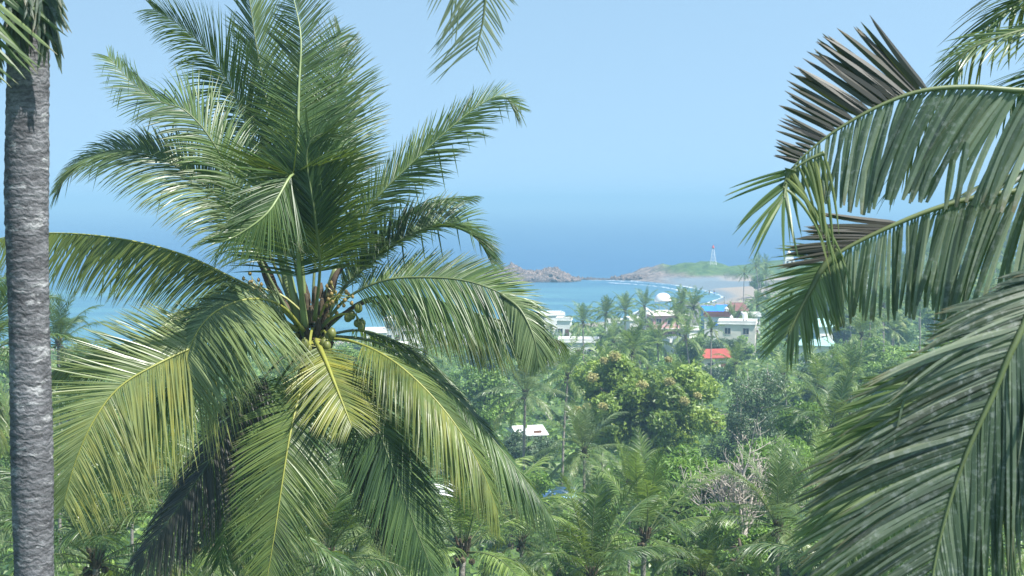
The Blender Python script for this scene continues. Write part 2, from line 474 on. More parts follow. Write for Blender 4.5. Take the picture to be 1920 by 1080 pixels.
islet(868, 1092, 529.5, 26, [(0, .5), (.12, 3), (.25, 4.2), (.36, 6.6), (.42, 6.8), (.52, 4.8), (.6, 4.6), (.7, 5.8), (.78, 5.9), (.86, 3.6), (.93, 1.8), (1, .2)], 'rocky_islet', '', 4)
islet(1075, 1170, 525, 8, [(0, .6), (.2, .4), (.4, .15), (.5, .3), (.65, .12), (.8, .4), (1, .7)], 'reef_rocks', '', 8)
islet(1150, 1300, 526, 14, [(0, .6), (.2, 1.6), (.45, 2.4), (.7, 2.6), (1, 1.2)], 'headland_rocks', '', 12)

# ------------------------------------------------------------ palm fronds
def nrm(v): return v / (np.linalg.norm(v, axis=-1, keepdims=True) + 1e-9)
def frond_geo(pts, N=(0, -.15, 1), n=95, L=1.15, W=.046, a=(72, 28), v=12, g=.7, segs=6, A=None, B=None, start=.16, noise_=.07,
              kink=.035, yel=0.0, seed=0, fold=True, ragged=.12, mb=None, prof=None, gap=.03, dens=1.0):
    rs = np.random.RandomState(seed)
    pts = np.asarray(pts, float)
    seg = np.linalg.norm(np.diff(pts, axis=0), axis=1); cl = np.concatenate([[0], np.cumsum(seg)]); tot = cl[-1]
    mb = mb or MB()
    for side, od in ((1, A or {}), (-1, B or {})):
        if od.get('off'): continue
        o = dict(a=a, v=v, g=g, L=L, n=n, W=W, start=start, end=.995, kink=kink, yel=yel); o.update(od)
        m = int(o['n'] * dens)
        t = np.linspace(o['start'], o['end'], m) + rs.normal(0, .15 / m, m)
        t = np.clip(t[rs.rand(m) > gap], 0, 1); m = len(t)
        s_ = t * tot
        P = np.stack([np.interp(s_, cl, pts[:, k]) for k in range(3)], 1)
        e = .01 * tot
        P2 = np.stack([np.interp(np.minimum(s_ + e, tot), cl, pts[:, k]) for k in range(3)], 1)
        P1 = np.stack([np.interp(np.maximum(s_ - e, 0), cl, pts[:, k]) for k in range(3)], 1)
        T = nrm(P2 - P1)
        Nr = np.asarray(N, float)
        Nn = nrm(Nr - (T @ Nr)[:, None] * T)
        S = np.cross(T, Nn) * side
        # slow wobble so that leaflets clump
        wob = sum(np.sin(t * k + rs.uniform(0, 6.28)) * q for k, q in ((9, .5), (23, .35), (57, .3)))
        a_ = np.radians(np.interp(t, [0, 1], o['a'])) + noise_ * (wob + rs.normal(0, .6, m))
        v_ = np.radians(o['v']) + noise_ * 1.2 * (np.roll(wob, m // 3) + rs.normal(0, .5, m))
        d0 = np.cos(a_)[:, None] * T + np.sin(a_)[:, None] * (S * np.cos(v_)[:, None] + Nn * np.sin(v_)[:, None])
        x = (t - o['start']) / (o['end'] - o['start'] + 1e-6)
        pr = np.interp(x, [0, .12, .35, .6, .85, 1], [.55, .85, 1, .95, .62, .3]) if o.get('prof', prof) is None else np.interp(x, *o.get('prof', prof))
        Ln = o['L'] * pr * (1 - ragged * rs.rand(m) ** 2)
        Ln = Ln * np.where(rs.rand(m) < .04, rs.uniform(.4, .8, m), 1)
        kk = rs.rand(m) < o['kink']; ks = rs.uniform(.25, .6, m)
        gg = o['g'] * rs.uniform(.75, 1.25, m)
        curl = rs.normal(0, .08, (m, 3))
        pos = P.copy(); d = nrm(d0)
        tw = rs.normal(0, .35, m)
        rv = rs.rand(m); lowf = .5 + .5 * np.sin(t * 14 + rs.uniform(0, 6))
        rv = np.clip(.65 * rv + .35 * lowf, 0, 1)
        ye = np.clip(o['yel'] * (.4 + .9 * rs.rand(m) * (.4 + .6 * lowf)), 0, 1)
        rows = []
        ts = np.linspace(0, 1, segs + 1)
        wp = np.interp(ts, [0, .12, .45, .75, .93, 1], [.5, 1, .92, .6, .32, .04] if not o.get('blunt') else [.35, .9, 1, .95, .8, .45])
        for k, s in enumerate(ts):
            Wv = T - (T * d).sum(1)[:, None] * d
            Wv = nrm(Wv)
            up = np.cross(d, Wv)
            up = up * np.sign((up * Nn).sum(1))[:, None]
            Wk = Wv * np.cos(tw)[:, None] + up * np.sin(tw)[:, None]
            up2 = nrm(np.cross(d, Wk)); up2 *= np.sign((up2 * up).sum(1) + 1e-9)[:, None]
            w = o['W'] * wp[k] * np.clip(Ln / (o['L'] + 1e-6), .5, 1)[:, None] * .5
            if fold and k < segs:
                rows.append((pos - Wk * w - up2 * w * .45, pos, pos + Wk * w - up2 * w * .45))
            else:
                rows.append((pos - Wk * w, pos, pos + Wk * w))
            if k < segs:
                dn = d0 + (gg * (ts[k + 1]) ** 1.15)[:, None] * np.array([0, 0, -1.0]) + curl * ts[k + 1]
                dn = nrm(dn)
                kd = nrm(np.array([0, 0, -1.0]) + d0 * .25)
                dn = np.where((kk & (s >= ks))[:, None], kd, dn)
                d = nrm(dn)
                pos = pos + d * (Ln / segs)[:, None]
        cols = 3 if fold else 2
        allv = np.stack([np.stack([r[0], r[1], r[2]] if fold else [r[0], r[2]], 1) for r in rows], 1)   # m, segs+1, cols, 3
        cc = np.zeros(allv.shape)
        cc[..., 0] = rv[:, None, None]; cc[..., 1] = ts[None, :, None]; cc[..., 2] = ye[:, None, None]
        b = np.arange(m)[:, None, None] * (segs + 1) * cols + np.arange(segs)[None, :, None] * cols + np.arange(cols - 1)[None, None, :]
        q = np.stack([b, b + 1, b + 1 + cols, b + cols], -1).reshape(-1, 4)
        q = q + mb.n
        mb.v.append(allv.reshape(-1, 3)); mb.c.append(cc.reshape(-1, 3)); mb.n += m * (segs + 1) * cols
        mb.f += q.tolist(); mb.mi += [0] * len(q)
    return mb
def rib_geo(pts, r0=.035, mb=None, sides=5, flat=.0):
    n = len(pts)
    return (mb or MB()).tube(pts, r0 * np.interp(np.linspace(0, 1, n), [0, .08, .3, 1], [1.6, 1.1, .8, .16]), sides)
def add_frond(root, base, ctrl, mat='leaf', rib='rib', label=None, npts=34, r0=.028, **k):
    """ctrl: world points; frond mesh (leaflets) is the part, its midrib the sub-part"""
    pts = smooth(ctrl, npts)
    fo = frond_geo(pts, **k).build('frond', M[mat], root, off=base)
    if label: fo['label'] = label
    rib_geo(pts, r0).build('midrib', M[rib], fo, off=base, smooth=True)
    return fo
def add_trunk(root, base, pts, radii, mat, rings=.11, seed=0, name='trunk', sides=20):
    """ringed palm trunk; radii at the control points"""
    rs = np.random.RandomState(seed)
    P = smooth(pts, 60)
    seg = np.concatenate([[0], np.cumsum(np.linalg.norm(np.diff(P, axis=0), axis=1))]); tot = seg[-1]
    m = int(tot / (rings / 3)); s = np.linspace(0, tot, m)
    Q = np.stack([np.interp(s, seg, P[:, k]) for k in range(3)], 1)
    r = np.interp(s / tot, np.linspace(0, 1, len(radii)), radii)
    r = r * (1 + .02 * np.array([(1, .2, -.6)[i % 3] for i in range(m)]) * rs.uniform(.3, 1.3, m)) * (1 + .03 * np.sin(s * 3.1))
    return MB().tube(Q, r, sides, jitter=.025, rng=rs).build(name, mat, root, off=base, smooth=True)
def px_pts(lst, D): return np.array([at(x, y, D + d) for x, y, d in lst])

# ------------------------------------------------------------ the main palm (26 m away, crown a little below eye level)
D0 = 26.0
cr = at(590, 625, D0)
gb = np.array([cr[0] - 2.6, cr[1] + .6, 0]); gb[2] = hz(gb[0], gb[1])
mp_ = thing('coconut_palm', tuple(gb), 'large coconut palm in front of the bay, its full crown filling the left half', 'palm tree')
add_trunk(mp_, gb, [gb, at(505, 1150, D0 + .5), at(528, 950, D0 + .4), at(556, 780, D0 + .2), cr - [0, 0, .1]], [.24, .17, .14, .14, .16], M['trunk_grey'], seed=3)
fr = MB()
rs_ = np.random.RandomState(5)
for i in range(26):    # leaf-sheath fibre and stalk bases packed round the heart
    th = i * 2.4; z = -.45 + .045 * i
    p = cr + np.array([math.cos(th) * .17, math.sin(th) * .17, z])
    q = cr + np.array([math.cos(th) * (.34 - .006 * i), math.sin(th) * (.34 - .006 * i), z + .3])
    fr.tube([p, (p + q) / 2 + [0, 0, .03], q], [.075, .065, .03], 6)
fr.build('leaf_sheath', M['fibre'], mp_, off=gb)
def mf(pp, **k):
    k.setdefault('dens', 1.9); k.setdefault('W', .036); k.setdefault('start', .21); k.setdefault('noise_', .055); k['L'] = k.get('L', 1.15) * 1.15; k['g'] = k.get('g', .7) * .75
    for q in ('A', 'B'):
        if q in k and 'L' in k[q]: k[q]['L'] *= 1.1
    a0 = k.get('a', (72, 28)); k['a'] = (a0[0] + 8, a0[1] + 4)
    return add_frond(mp_, gb, px_pts(pp, D0), **k)
# upper fronds
mf([(576, 615, 0), (566, 500, -.2), (559, 330, -.1), (560, 180, .2), (564, 70, .5), (548, -15, .9)], N=(.1, 1, .2), n=120, L=1.3, a=(64, 34), v=14, g=.2, seed=1,
   r0=.05, rib='petiole', B=dict(v=18, L=1.4), label='tall upright frond at the middle of the crown')
mf([(585, 610, .3), (592, 480, .6), (618, 320, 1.0), (630, 190, 1.2), (625, 110, 1.3), (640, 60, 1.5)], N=(-.3, 1, .3), n=105, L=1.35, a=(58, 26), v=10, g=.35, seed=2)
mf([(566, 610, .2), (535, 480, .6), (495, 320, 1.0), (455, 210, 1.3), (400, 110, 1.5), (340, 50, 1.6), (286, 16, 1.6)], N=(.35, .9, .6), n=115, L=1.35, a=(58, 24), v=8, g=.55, seed=3,
   A=dict(L=1.55, g=.55), mat='leaf')
mf([(572, 600, .5), (540, 420, 1.3), (505, 220, 1.8), (480, 80, 2.1), (462, -30, 2.3), (440, -90, 2.4)], N=(.2, 1, .2), n=105, L=1.3, a=(45, 22), v=25, g=.2, seed=4, mat='leaf_pale')
mf([(560, 610, 0), (520, 510, 0), (462, 385, -.1), (400, 268, -.2), (348, 208, -.3), (300, 190, -.3), (248, 155, -.3), (203, 106, -.2)], N=(.3, -.7, .75), n=110, L=1.2, a=(60, 26), v=4, g=.7,
   seed=6, A=dict(L=1.25), B=dict(L=1.05, kink=.12), kink=.2, label='left frond with folded leaflets hanging before its fanned tip')
mf([(558, 612, -.1), (510, 530, -.3), (440, 400, -.3), (340, 318, -.2), (262, 284, 0), (196, 284, .2), (140, 312, .3), (108, 356, .3)], N=(-.25, -.35, 1), n=120, L=1.25, a=(62, 24), v=12, g=.95,
   seed=7, mat='leaf_pale', A=dict(L=1.0, v=35, g=.6), B=dict(L=1.4, g=.9))
# short front frond that rises and folds over towards the camera
mf([(572, 618, -.2), (562, 520, -.7), (556, 420, -1.2), (554, 345, -1.6), (545, 330, -2.0), (505, 395, -2.5), (455, 435, -2.7), (415, 455, -2.8)], N=(-.05, 1, .25), n=100, L=1.25, a=(80, 20), v=8, g=.35,
   seed=8, rib='petiole', r0=.05, prof=([0, .12, .4, .6, .8, 1], [.9, 1.2, 1.3, .9, .6, .4]), label='front frond folded over with its tip drooping left')
mf([(590, 600, -.4), (600, 500, -1.2), (590, 400, -1.8), (575, 300, -2.0), (585, 262, -2.1), (610, 248, -2.1)], N=(.2, 1, .2), n=70, L=1.2, a=(50, 26), v=14, g=.4, seed=30, start=.3, mat='leaf')
mf([(596, 615, .2), (618, 540, .1), (655, 460, -.1), (700, 380, -.2), (760, 318, -.3), (835, 248, -.4), (895, 200, -.4), (940, 180, -.4), (975, 206, -.3)], N=(-.5, -.5, .8), n=112, L=1.05, a=(56, 30), v=4, g=.22,
   seed=9, rib='petiole', A=dict(L=1.2, g=.25, v=-5), B=dict(L=.95, v=12), kink=.08, label='right frond reaching up to a tip above the sea horizon')
mf([(600, 615, .1), (640, 545, .1), (700, 490, .1), (765, 445, .1), (835, 425, .2), (890, 445, .4), (922, 492, .5)], N=(.1, -.2, 1), n=115, L=1.05, a=(66, 28), v=24, g=.8, seed=10, B=dict(v=40, g=.5))
mf([(600, 615, .8), (660, 520, 1.4), (740, 420, 1.9), (810, 385, 2.1), (880, 370, 2.2)], N=(0, .2, 1), n=90, L=1.1, a=(60, 30), v=10, g=.9, seed=11)
mf([(600, 618, -.1), (650, 560, -.4), (720, 526, -.6), (800, 520, -.7), (880, 528, -.8), (950, 556, -.9), (1000, 600, -1.0), (1022, 650, -1.1)], N=(.1, .1, 1), n=120, L=1.35, a=(66, 24), v=6, g=1.3,
   seed=12, A=dict(L=1.55, v=-62, g=.8), B=dict(v=52, g=.15, L=.85), rib='rib', label='dark right frond whose leaflets hang over the white houses')
mf([(605, 620, .2), (690, 560, .4), (800, 560, .5), (900, 590, .5), (980, 612, .5), (1052, 640, .5)], N=(0, -.1, 1), n=100, L=1.0, a=(60, 22), v=5, g=1.5, seed=13, A=dict(L=1.3, v=-55, g=1.2), yel=.25, kink=.1)
mf([(600, 635, -.3), (660, 640, -.8), (730, 672, -1.2), (800, 732, -1.5), (860, 805, -1.7), (905, 885, -1.8), (935, 965, -1.8)], N=(.5, -.35, .8), n=120, L=1.15, a=(64, 22), v=2, g=1.1, seed=14,
   A=dict(L=1.45, g=1.5, yel=.45), B=dict(L=.9, g=.7), rib='rib_yellow', mat='leaf', yel=.2, label='lower right frond with a row of yellow green hanging leaflets')  # yellow in the leaflet colour stands for sun shining through
mf([(610, 630, 0), (700, 640, -.2), (790, 690, -.5), (870, 760, -.7), (945, 850, -.8), (1000, 920, -.9), (1035, 972, -.9)], N=(.6, -.2, .8), n=125, L=1.1, a=(62, 22), v=0, g=1.1, seed=15,
   A=dict(L=1.5, g=1.7), B=dict(L=.8, g=.5))
mf([(594, 640, -.5), (612, 680, -1.2), (634, 735, -1.7), (660, 800, -2.1)], N=(.3, -1, .3), n=55, L=1.0, a=(62, 35), v=0, g=.5, seed=16, rib='rib_yellow', yel=.75, start=.1, r0=.05,
   label='short yellow green frond with a bright yellow midrib')  # strong yellow tone paints the backlit glow of these leaflets
mf([(585, 640, -.4), (566, 720, -1.3), (545, 810, -1.9), (530, 900, -2.2), (515, 1000, -2.4), (500, 1090, -2.5)], N=(.1, -1, .25), n=100, L=1.12, a=(62, 34), v=-4, g=.3, seed=17, rib='rib_yellow', yel=.2)  # slight yellow tone, painted translucence against the sun
mf([(570, 620, -.3), (530, 575, -.8), (478, 560, -1.3), (420, 575, -1.7), (378, 610, -1.9), (350, 670, -2.0), (335, 745, -2.0)], N=(-.1, -.8, .5), n=115, L=1.2, a=(66, 24), v=-4, g=.9, seed=18,
   mat='leaf_pale', W=.045, B=dict(L=1.75, g=.3, a=(125, 50), v=12, yel=.15), A=dict(L=.8), rib='rib_yellow', label='pale shiny frond arching over the left of the crown')  # pale leaf colour carries the sun's reflection on this frond
mf([(560, 630, -.2), (480, 610, -.9), (390, 640, -1.7), (300, 680, -2.3), (225, 725, -2.7), (175, 790, -3.0), (140, 870, -3.1), (118, 950, -3.1)], N=(-.05, -1, .15), n=135, L=1.4, a=(66, 22), v=-2, g=.45, seed=19,
   mat='leaf_pale', B=dict(L=2.0, g=.3, a=(90, 44), v=-8, yel=.7), A=dict(L=1.35, g=.1, v=0), yel=.3, rib='rib_yellow', label='broad lower left frond with yellow streaked leaflets')
mf([(560, 610, .1), (500, 555, 0), (430, 518, -.1), (350, 480, -.2), (250, 452, -.3), (140, 438, -.3), (40, 440, -.3), (-60, 460, -.2)], N=(0, -.25, 1), n=150, L=1.15, a=(60, 50), v=-60, g=.7, seed=20,
   mat='leaf', yel=.3, A=dict(L=.9, v=-40), B=dict(L=1.25), rib='rib_yellow', start=.12, label='long left frond hanging its leaflets like a comb over the sea')
mf([(555, 620, .8), (480, 590, 1.0), (390, 590, 1.1), (300, 625, 1.2), (200, 655, 1.2), (110, 690, 1.2), (60, 730, 1.2)], N=(0, -.1, 1), n=110, L=1.2, a=(62, 26), v=0, g=1.7, seed=21, yel=.5, rib='rib')
mf([(560, 620, -.2), (490, 575, -.5), (410, 575, -.7), (345, 590, -.8), (300, 640, -.9)], N=(-.3, -.1, 1), n=90, L=1.0, a=(62, 24), v=10, g=1.0, seed=22, yel=.55, mat='leaf_pale', rib='rib_yellow')
mf([(600, 640, -.1), (640, 680, -.8), (690, 760, -1.4), (730, 860, -1.8), (768, 960, -2.0), (815, 1080, -2.1)], N=(.3, -1, .5), n=110, L=1.2, a=(58, 24), v=-10, g=.9, seed=23)
mf([(575, 640, .1), (520, 680, -.3), (450, 770, -.7), (390, 870, -1.0), (320, 970, -1.1), (250, 1060, -1.1)], N=(-.3, -.7, .6), n=110, L=1.35, a=(60, 24), v=-5, g=1.2, seed=24, mat='leaf_dead', rib='rib_dark', label='withered dark frond hanging under the crown')  # dead leaflets, their dark colour also standing for shaded gaps under the crown
mf([(590, 640, .6), (640, 700, 1.2), (690, 800, 1.6), (720, 920, 1.8), (730, 1010, 1.8)], N=(.2, .6, .5), n=90, L=1.2, a=(60, 26), v=-5, g=1.0, seed=25, mat='leaf_dead', rib='rib_dark')  # dead-leaf colour used here to paint the darkness below the crown
mf([(580, 640, .8), (520, 720, 1.6), (470, 830, 2.0), (430, 960, 2.1), (410, 1060, 2.1)], N=(-.2, .7, .5), n=90, L=1.3, a=(60, 26), v=-5, g=1.0, seed=26)
mf([(600, 630, .7), (680, 620, 1.5), (760, 650, 2.0), (830, 710, 2.3), (880, 790, 2.4)], N=(.3, .2, .8), n=95, L=1.25, a=(60, 26), v=5, g=1.2, seed=27)
mf([(570, 630, .9), (480, 620, 1.8), (380, 680, 2.6), (300, 770, 2.9), (250, 860, 3.0)], N=(-.3, .2, .8), n=95, L=1.3, a=(60, 26), v=5, g=1.2, seed=28)
mf([(940, 552, -.9), (975, 580, -1.1), (1000, 630, -1.25), (1010, 680, -1.3)], N=(.3, -1, .2), n=38, L=.75, a=(50, 20), v=-5, g=1.6, seed=32, start=0, mat='leaf_pale', label='pale green drooping tip at the right end of the crown')
# thick green stalks at the heart
for k, pp in enumerate([[(540, 500, .0), (552, 560, 0), (575, 640, 0)], [(630, 500, 0), (612, 560, 0), (590, 640, 0)], [(522, 470, .4), (545, 560, .3), (570, 640, .2)]]):
    MB().tube(smooth(px_pts(pp, D0), 10), np.linspace(.05, .1, 10), 8).build('leaf_stalk', M['petiole'], mp_, off=gb, smooth=True)
# dry husk of a spent flower stalk, and dead stalks
for pp, rr_ in (([(478, 470, .5), (500, 510, .4), (520, 555, .3), (560, 610, .1)], (.05, .1, .11, .05)), ([(655, 492, .0), (632, 512, -.1), (620, 550, -.1), (600, 610, 0)], (.015, .06, .07, .04)),
                ([(715, 570, .1), (690, 565, .1), (640, 590, 0), (600, 615, 0)], (.012, .03, .035, .03)), ([(596, 640, -.5), (604, 665, -.55), (603, 700, -.55), (596, 715, -.5)], (.09, .12, .1, .03))):
    P = smooth(px_pts(pp, D0), 12)
    MB().tube(P, np.interp(np.linspace(0, 1, 12), np.linspace(0, 1, 4), rr_), 8, jitter=.12, rng=rs_).build('flower_husk', M['bract'], mp_, off=gb, smooth=True)
# coconut bunches: stalk with nuts as sub-parts
def bunch(root, base, p0, p1, n, spread, r, mat, seed):
    rs = np.random.RandomState(seed)
    st = MB().tube(smooth([p0, (np.array(p0) + p1) / 2 + [0, 0, .12], p1], 8), .025, 6)
    cen = []
    for i in range(n):
        c0 = np.array(p1) + rs.normal(0, spread, 3) * [1, 1, .8] - [0, 0, .05]
        cen.append(c0); st.tube([p1, c0], .008, 4)
    so = st.build('coconut_bunch', M['rib_yellow'], root, off=base)
    for i, c0 in enumerate(cen):
        b = MB().blob(c0, r * rs.uniform(.8, 1.15), i, 2, .06, sq=(1, 1, 1.22))
        b.tube([c0 + [0, 0, r * 1.05], c0 + [0, 0, r * 1.4]], r * .25, 5)
        b.build('coconut', M[mat], so, off=base, smooth=True)
bunch(mp_, gb, cr + [.05, -.1, .2], at(632, 555, D0 - .5), 22, .17, .034, 'coconut_orange', 1)
bunch(mp_, gb, cr + [-.1, -.1, .3], at(482, 538, D0 - .3), 22, .16, .034, 'coconut_orange', 2)
bunch(mp_, gb, cr + [0, -.1, .1], at(580, 648, D0 - .7), 5, .13, .085, 'coconut', 3)
bunch(mp_, gb, cr + [.1, -.1, .1], at(668, 590, D0 - .4), 7, .14, .075, 'coconut', 4)
bunch(mp_, gb, cr + [.1, -.1, .0], at(618, 640, D0 - .6), 5, .1, .085, 'coconut', 5)

# ------------------------------------------------------------ left foreground palm: grey trunk, crown above the frame
DL = 10.6
tb = at(68, 1500, DL)
lb = np.array([tb[0], tb[1], 0]); lb[2] = hz(lb[0], lb[1])
lt = at(50, -60, DL)
lp = thing('coconut_palm', tuple(lb), 'grey ringed palm trunk in the left foreground, its crown above the frame', 'palm tree')
add_trunk(lp, lb, [lb, at(72, 1500, DL), at(64, 1080, DL), at(57, 700, DL), at(50, 400, DL), at(53, 100, DL), lt], [.2, .17, .155, .148, .14, .15, .16], M['trunk_grey'], seed=8, rings=.075, sides=36)
def lf(pp, D=DL, **k): return add_frond(lp, lb, px_pts(pp, D), **k)
lf([(60, -120, -.1), (72, -60, -.25), (80, -20, -.3), (88, 30, -.3)], N=(0, -1, .1), n=34, L=.5, W=.06, a=(22, 10), v=8, g=.2, seed=51, start=.05, mat='leaf_worn', rib='rib_dark', kink=0, prof=([0, 1], [1, .9]),
   label='hanging withered frond wrapped against the trunk top')
lf([(30, -120, -.1), (30, -60, -.25), (32, -20, -.3), (30, 30, -.3)], N=(0, -1, .1), n=30, L=.5, W=.06, a=(22, 10), v=8, g=.2, seed=52, start=.05, mat='leaf_worn', rib='rib_dark', kink=0, prof=([0, 1], [1, .8]))
lf([(50, -150, -.1), (-10, -120, -.3), (-60, 0, -.5), (-80, 120, -.6)], N=(.3, -1, .2), n=30, L=.8, W=.05, a=(80, 50), v=0, g=.12, seed=53, start=.1, mat='leaf_pale', kink=0)
lf([(20, -100, .2), (-20, -20, .25), (-20, 60, .3), (-15, 130, .3)], N=(.2, -1, .1), n=26, L=.45, W=.05, a=(25, 12), v=5, g=.4, seed=54, start=.1, mat='leaf_worn', kink=0)
# long fronds over the top of the frame; the tip of one hangs in at the top centre
lf([(60, -150, 0), (330, -560, -.6), (640, -560, -1.0), (830, -300, -1.2), (905, -80, -1.3), (908, 20, -1.3), (893, 95, -1.3)], N=(.1, -1, .1), n=190, L=1.0, W=.022, a=(62, 42), v=-2, g=.25, seed=55, mat='leaf_brightened', start=.2, noise_=.04,
   A=dict(L=.85), B=dict(L=.4), rib='rib', prof=([0, .3, .7, .88, 1], [.6, 1, 1, .8, .5]), label='frond tip hanging down from above at the top centre')
lf([(60, -150, 0), (250, -480, .3), (470, -480, .5), (590, -260, .6), (625, -110, .6)], N=(.6, -.6, .5), n=70, L=.7, W=.045, a=(50, 12), v=0, g=.8, seed=56, start=.2)
for k, th in enumerate((150, 190, 240, 290, 340, 20, 60, 100)):
    e = R(th); dx, dy = math.cos(e), math.sin(e); b0 = lt + [0, 0, .5]
    if dy < -.2 and dx > -.3: continue
    add_frond(lp, lb, [b0, b0 + [dx * 1.4, dy * 1.4, 1.9], b0 + [dx * 3, dy * 3, 2.6], b0 + [dx * 4.4, dy * 4.4, 2.0], b0 + [dx * 5.2, dy * 5.2, .9 + (1.2 if dx > 0 else 0)]], n=80, seed=60 + k, L=.9)

# ------------------------------------------------------------ right foreground palm: crown beyond the right edge
rc = at(2750, 380, 9.3)
rb = np.array([rc[0] + .5, rc[1] + .2, 0]); rb[2] = hz(rb[0], rb[1])
rp = thing('coconut_palm', tuple(rb), 'weathered palm reaching in from the right edge with large mottled fronds', 'palm tree')
add_trunk(rp, rb, [rb, rb * .5 + rc * .5 + [.2, 0, 0], rc], [.2, .16, .17], M['trunk_grey'], seed=12)
def rf(pp, D=9.2, **k):
    k.setdefault('mat', 'leaf_worn'); k.setdefault('W', .058); k.setdefault('segs', 8); k.setdefault('rib', 'rib'); k.setdefault('r0', .028)
    return add_frond(rp, rb, px_pts(pp, D), npts=46, **k)
rf([(2750, 380, 0), (2350, 200, 0), (2080, 172, 0), (1920, 170, 0), (1820, 163, 0), (1730, 170, 0), (1650, 198, 0), (1570, 243, 0), (1515, 285, 0), (1482, 318, 0)], N=(0, -.3, 1), n=112, L=1.0, a=(66, 40), start=.12,
   B=dict(L=.9, g=.7, v=-72, a=(66, 46), n=140, gap=0, W=.05, blunt=1, prof=([0, .6, .82, .92, 1], [1, 1, .85, .5, .15])), A=dict(off=1), noise_=.04, mat='leaf_worn_pale', seed=71, kink=.05,
   prof=([0, .2, .6, .8, .9, 1], [.6, .9, 1, .85, .5, .25]), label='upper right frond with long hanging leaflets')
rf([(2750, 380, 0), (2350, 200, 0), (2080, 172, 0), (1920, 170, 0), (1820, 163, 0), (1730, 170, 0), (1650, 198, 0), (1570, 243, 0), (1515, 285, 0), (1482, 318, 0)], N=(0, -.3, 1), noise_=.04, mat='leaf_dead', seed=171, kink=0, r0=.01,
   B=dict(off=1), A=dict(prof=([0, .15, .5, 1], [.95, 1, .8, .25]), L=.68, v=68, g=.05, a=(44, 62), start=.775, end=.985, n=44, W=.064), label='brown withered leaflets standing up along the upper right frond')
rf([(2750, 390, .5), (2350, 310, .5), (2060, 330, .5), (1920, 356, .5), (1830, 370, .5), (1740, 396, .5), (1650, 434, .5), (1580, 470, .5), (1545, 500, .5), (1520, 545, .5), (1492, 605, .5), (1470, 650, .5)], N=(0, -.5, 1), noise_=.04, mat='leaf_dead', seed=173,
   kink=0, r0=.01, B=dict(off=1), A=dict(L=.58, v=40, g=.05, a=(26, 30), start=.765, end=.86, n=24, W=.05, prof=([0, 1], [1, .7])), label='brown withered leaflets on the middle right frond')
rf([(1482, 318, 0), (1474, 345, 0), (1470, 372, -.05)], D=9.2, N=(0, -1, 0), n=13, L=.56, a=(62, 14), v=0, g=.22, start=.0, seed=72, W=.026, mat='leaf', prof=([0, 1], [.8, 1]), noise_=.12, kink=0,
   B=dict(n=6, L=.5, a=(25, 8)), label='fan of thin green leaflets at the upper right frond tip')
rf([(1545, 287, -.02), (1515, 300, -.02), (1480, 324, -.02), (1468, 350, -.02)], N=(0, -1, 0), n=13, L=.8, a=(88, 78), v=0, g=1.5, start=.0, seed=83, W=.034, mat='leaf_pale', prof=([0, 1], [1, .9]), noise_=.1, kink=0, r0=.012,
   A=dict(off=1), B=dict(yel=.3), ragged=.4, label='long thin leaflets hanging free below the upper right frond')
rf([(2750, 390, .5), (2350, 310, .5), (2060, 330, .5), (1920, 356, .5), (1830, 370, .5), (1740, 396, .5), (1650, 434, .5), (1580, 470, .5), (1545, 500, .5), (1520, 545, .5), (1492, 605, .5), (1470, 650, .5)], N=(0, -.5, 1), n=135, L=1.0,
   a=(62, 32), start=.12, B=dict(L=.9, g=.6, v=-66, a=(66, 60), end=.88, blunt=1, n=150, W=.045), A=dict(off=1), mat='leaf_worn_pale', seed=73, noise_=.08,
   prof=([0, .2, .7, .85, 1], [.6, .95, 1, .75, .55]), label='middle right frond with pale midrib and drooping tip')
rf([(1575, 474, .5), (1545, 500, .5), (1520, 545, .5), (1496, 590, .5), (1478, 625, .5)], N=(-.2, -.9, .3), n=30, L=.46, a=(64, 20), v=-5, g=.3, start=.0, seed=82, W=.022, mat='leaf_pale', kink=.08, dens=1.6,
   prof=([0, .3, 1], [.9, 1, .7]), label='drooping green tip of the middle right frond')
rf([(2750, 380, 1.0), (2400, 250, 1.2), (2150, 260, 1.4), (1960, 310, 1.5), (1860, 340, 1.5), (1790, 372, 1.5)], N=(0, 0, 1), n=80, L=.9, a=(60, 30), v=10, g=1.2, seed=74, W=.05)
rf([(2750, 400, -.3), (2450, 330, -.9), (2200, 360, -1.3), (2000, 470, -1.5), (1905, 640, -1.6), (1862, 740, -1.6), (1812, 850, -1.6), (1775, 960, -1.6), (1750, 1070, -1.6), (1738, 1180, -1.6)], N=(.1, -1, .15), n=150, L=1.15,
   start=.3, a=(70, 40), A=dict(L=1.1, g=.3, v=-8, a=(58, 46), yel=.5, start=.645, n=104), B=dict(L=1.3, g=.2, v=-12, a=(42, 26), n=150, start=.62), mat='leaf_worn_pale', seed=75, noise_=.06, kink=.04, W=.045,  # dryness on the left leaflets paints their poorly lit underside darker
   label='large lower right frond spreading dark leaflets left and pale ones right')
rf([(2750, 400, .6), (2400, 420, .9), (2050, 520, 1.2), (1850, 640, 1.4), (1720, 780, 1.5), (1645, 920, 1.5), (1600, 1010, 1.5), (1575, 1120, 1.5)], N=(.1, -1, .2), n=90, L=.85, start=.62, a=(66, 36), g=.35, v=-5, seed=76, mat='leaf_pale')
rf([(2750, 400, -.6), (2400, 380, -.6), (2120, 480, -.6), (1960, 555, -.6), (1860, 610, -.6), (1800, 670, -.6)], N=(0, -.8, .6), n=50, L=.62, start=.62, a=(60, 30), g=.5, v=0, seed=77, W=.06)
rf([(2750, 400, .1), (2450, 470, .2), (2150, 560, .3), (1960, 610, .35), (1850, 640, .4), (1790, 670, .4)], N=(.1, -.9, .5), n=44, L=.7, start=.62, a=(50, 20), g=.15, v=-5, seed=78, W=.06, mat='leaf')
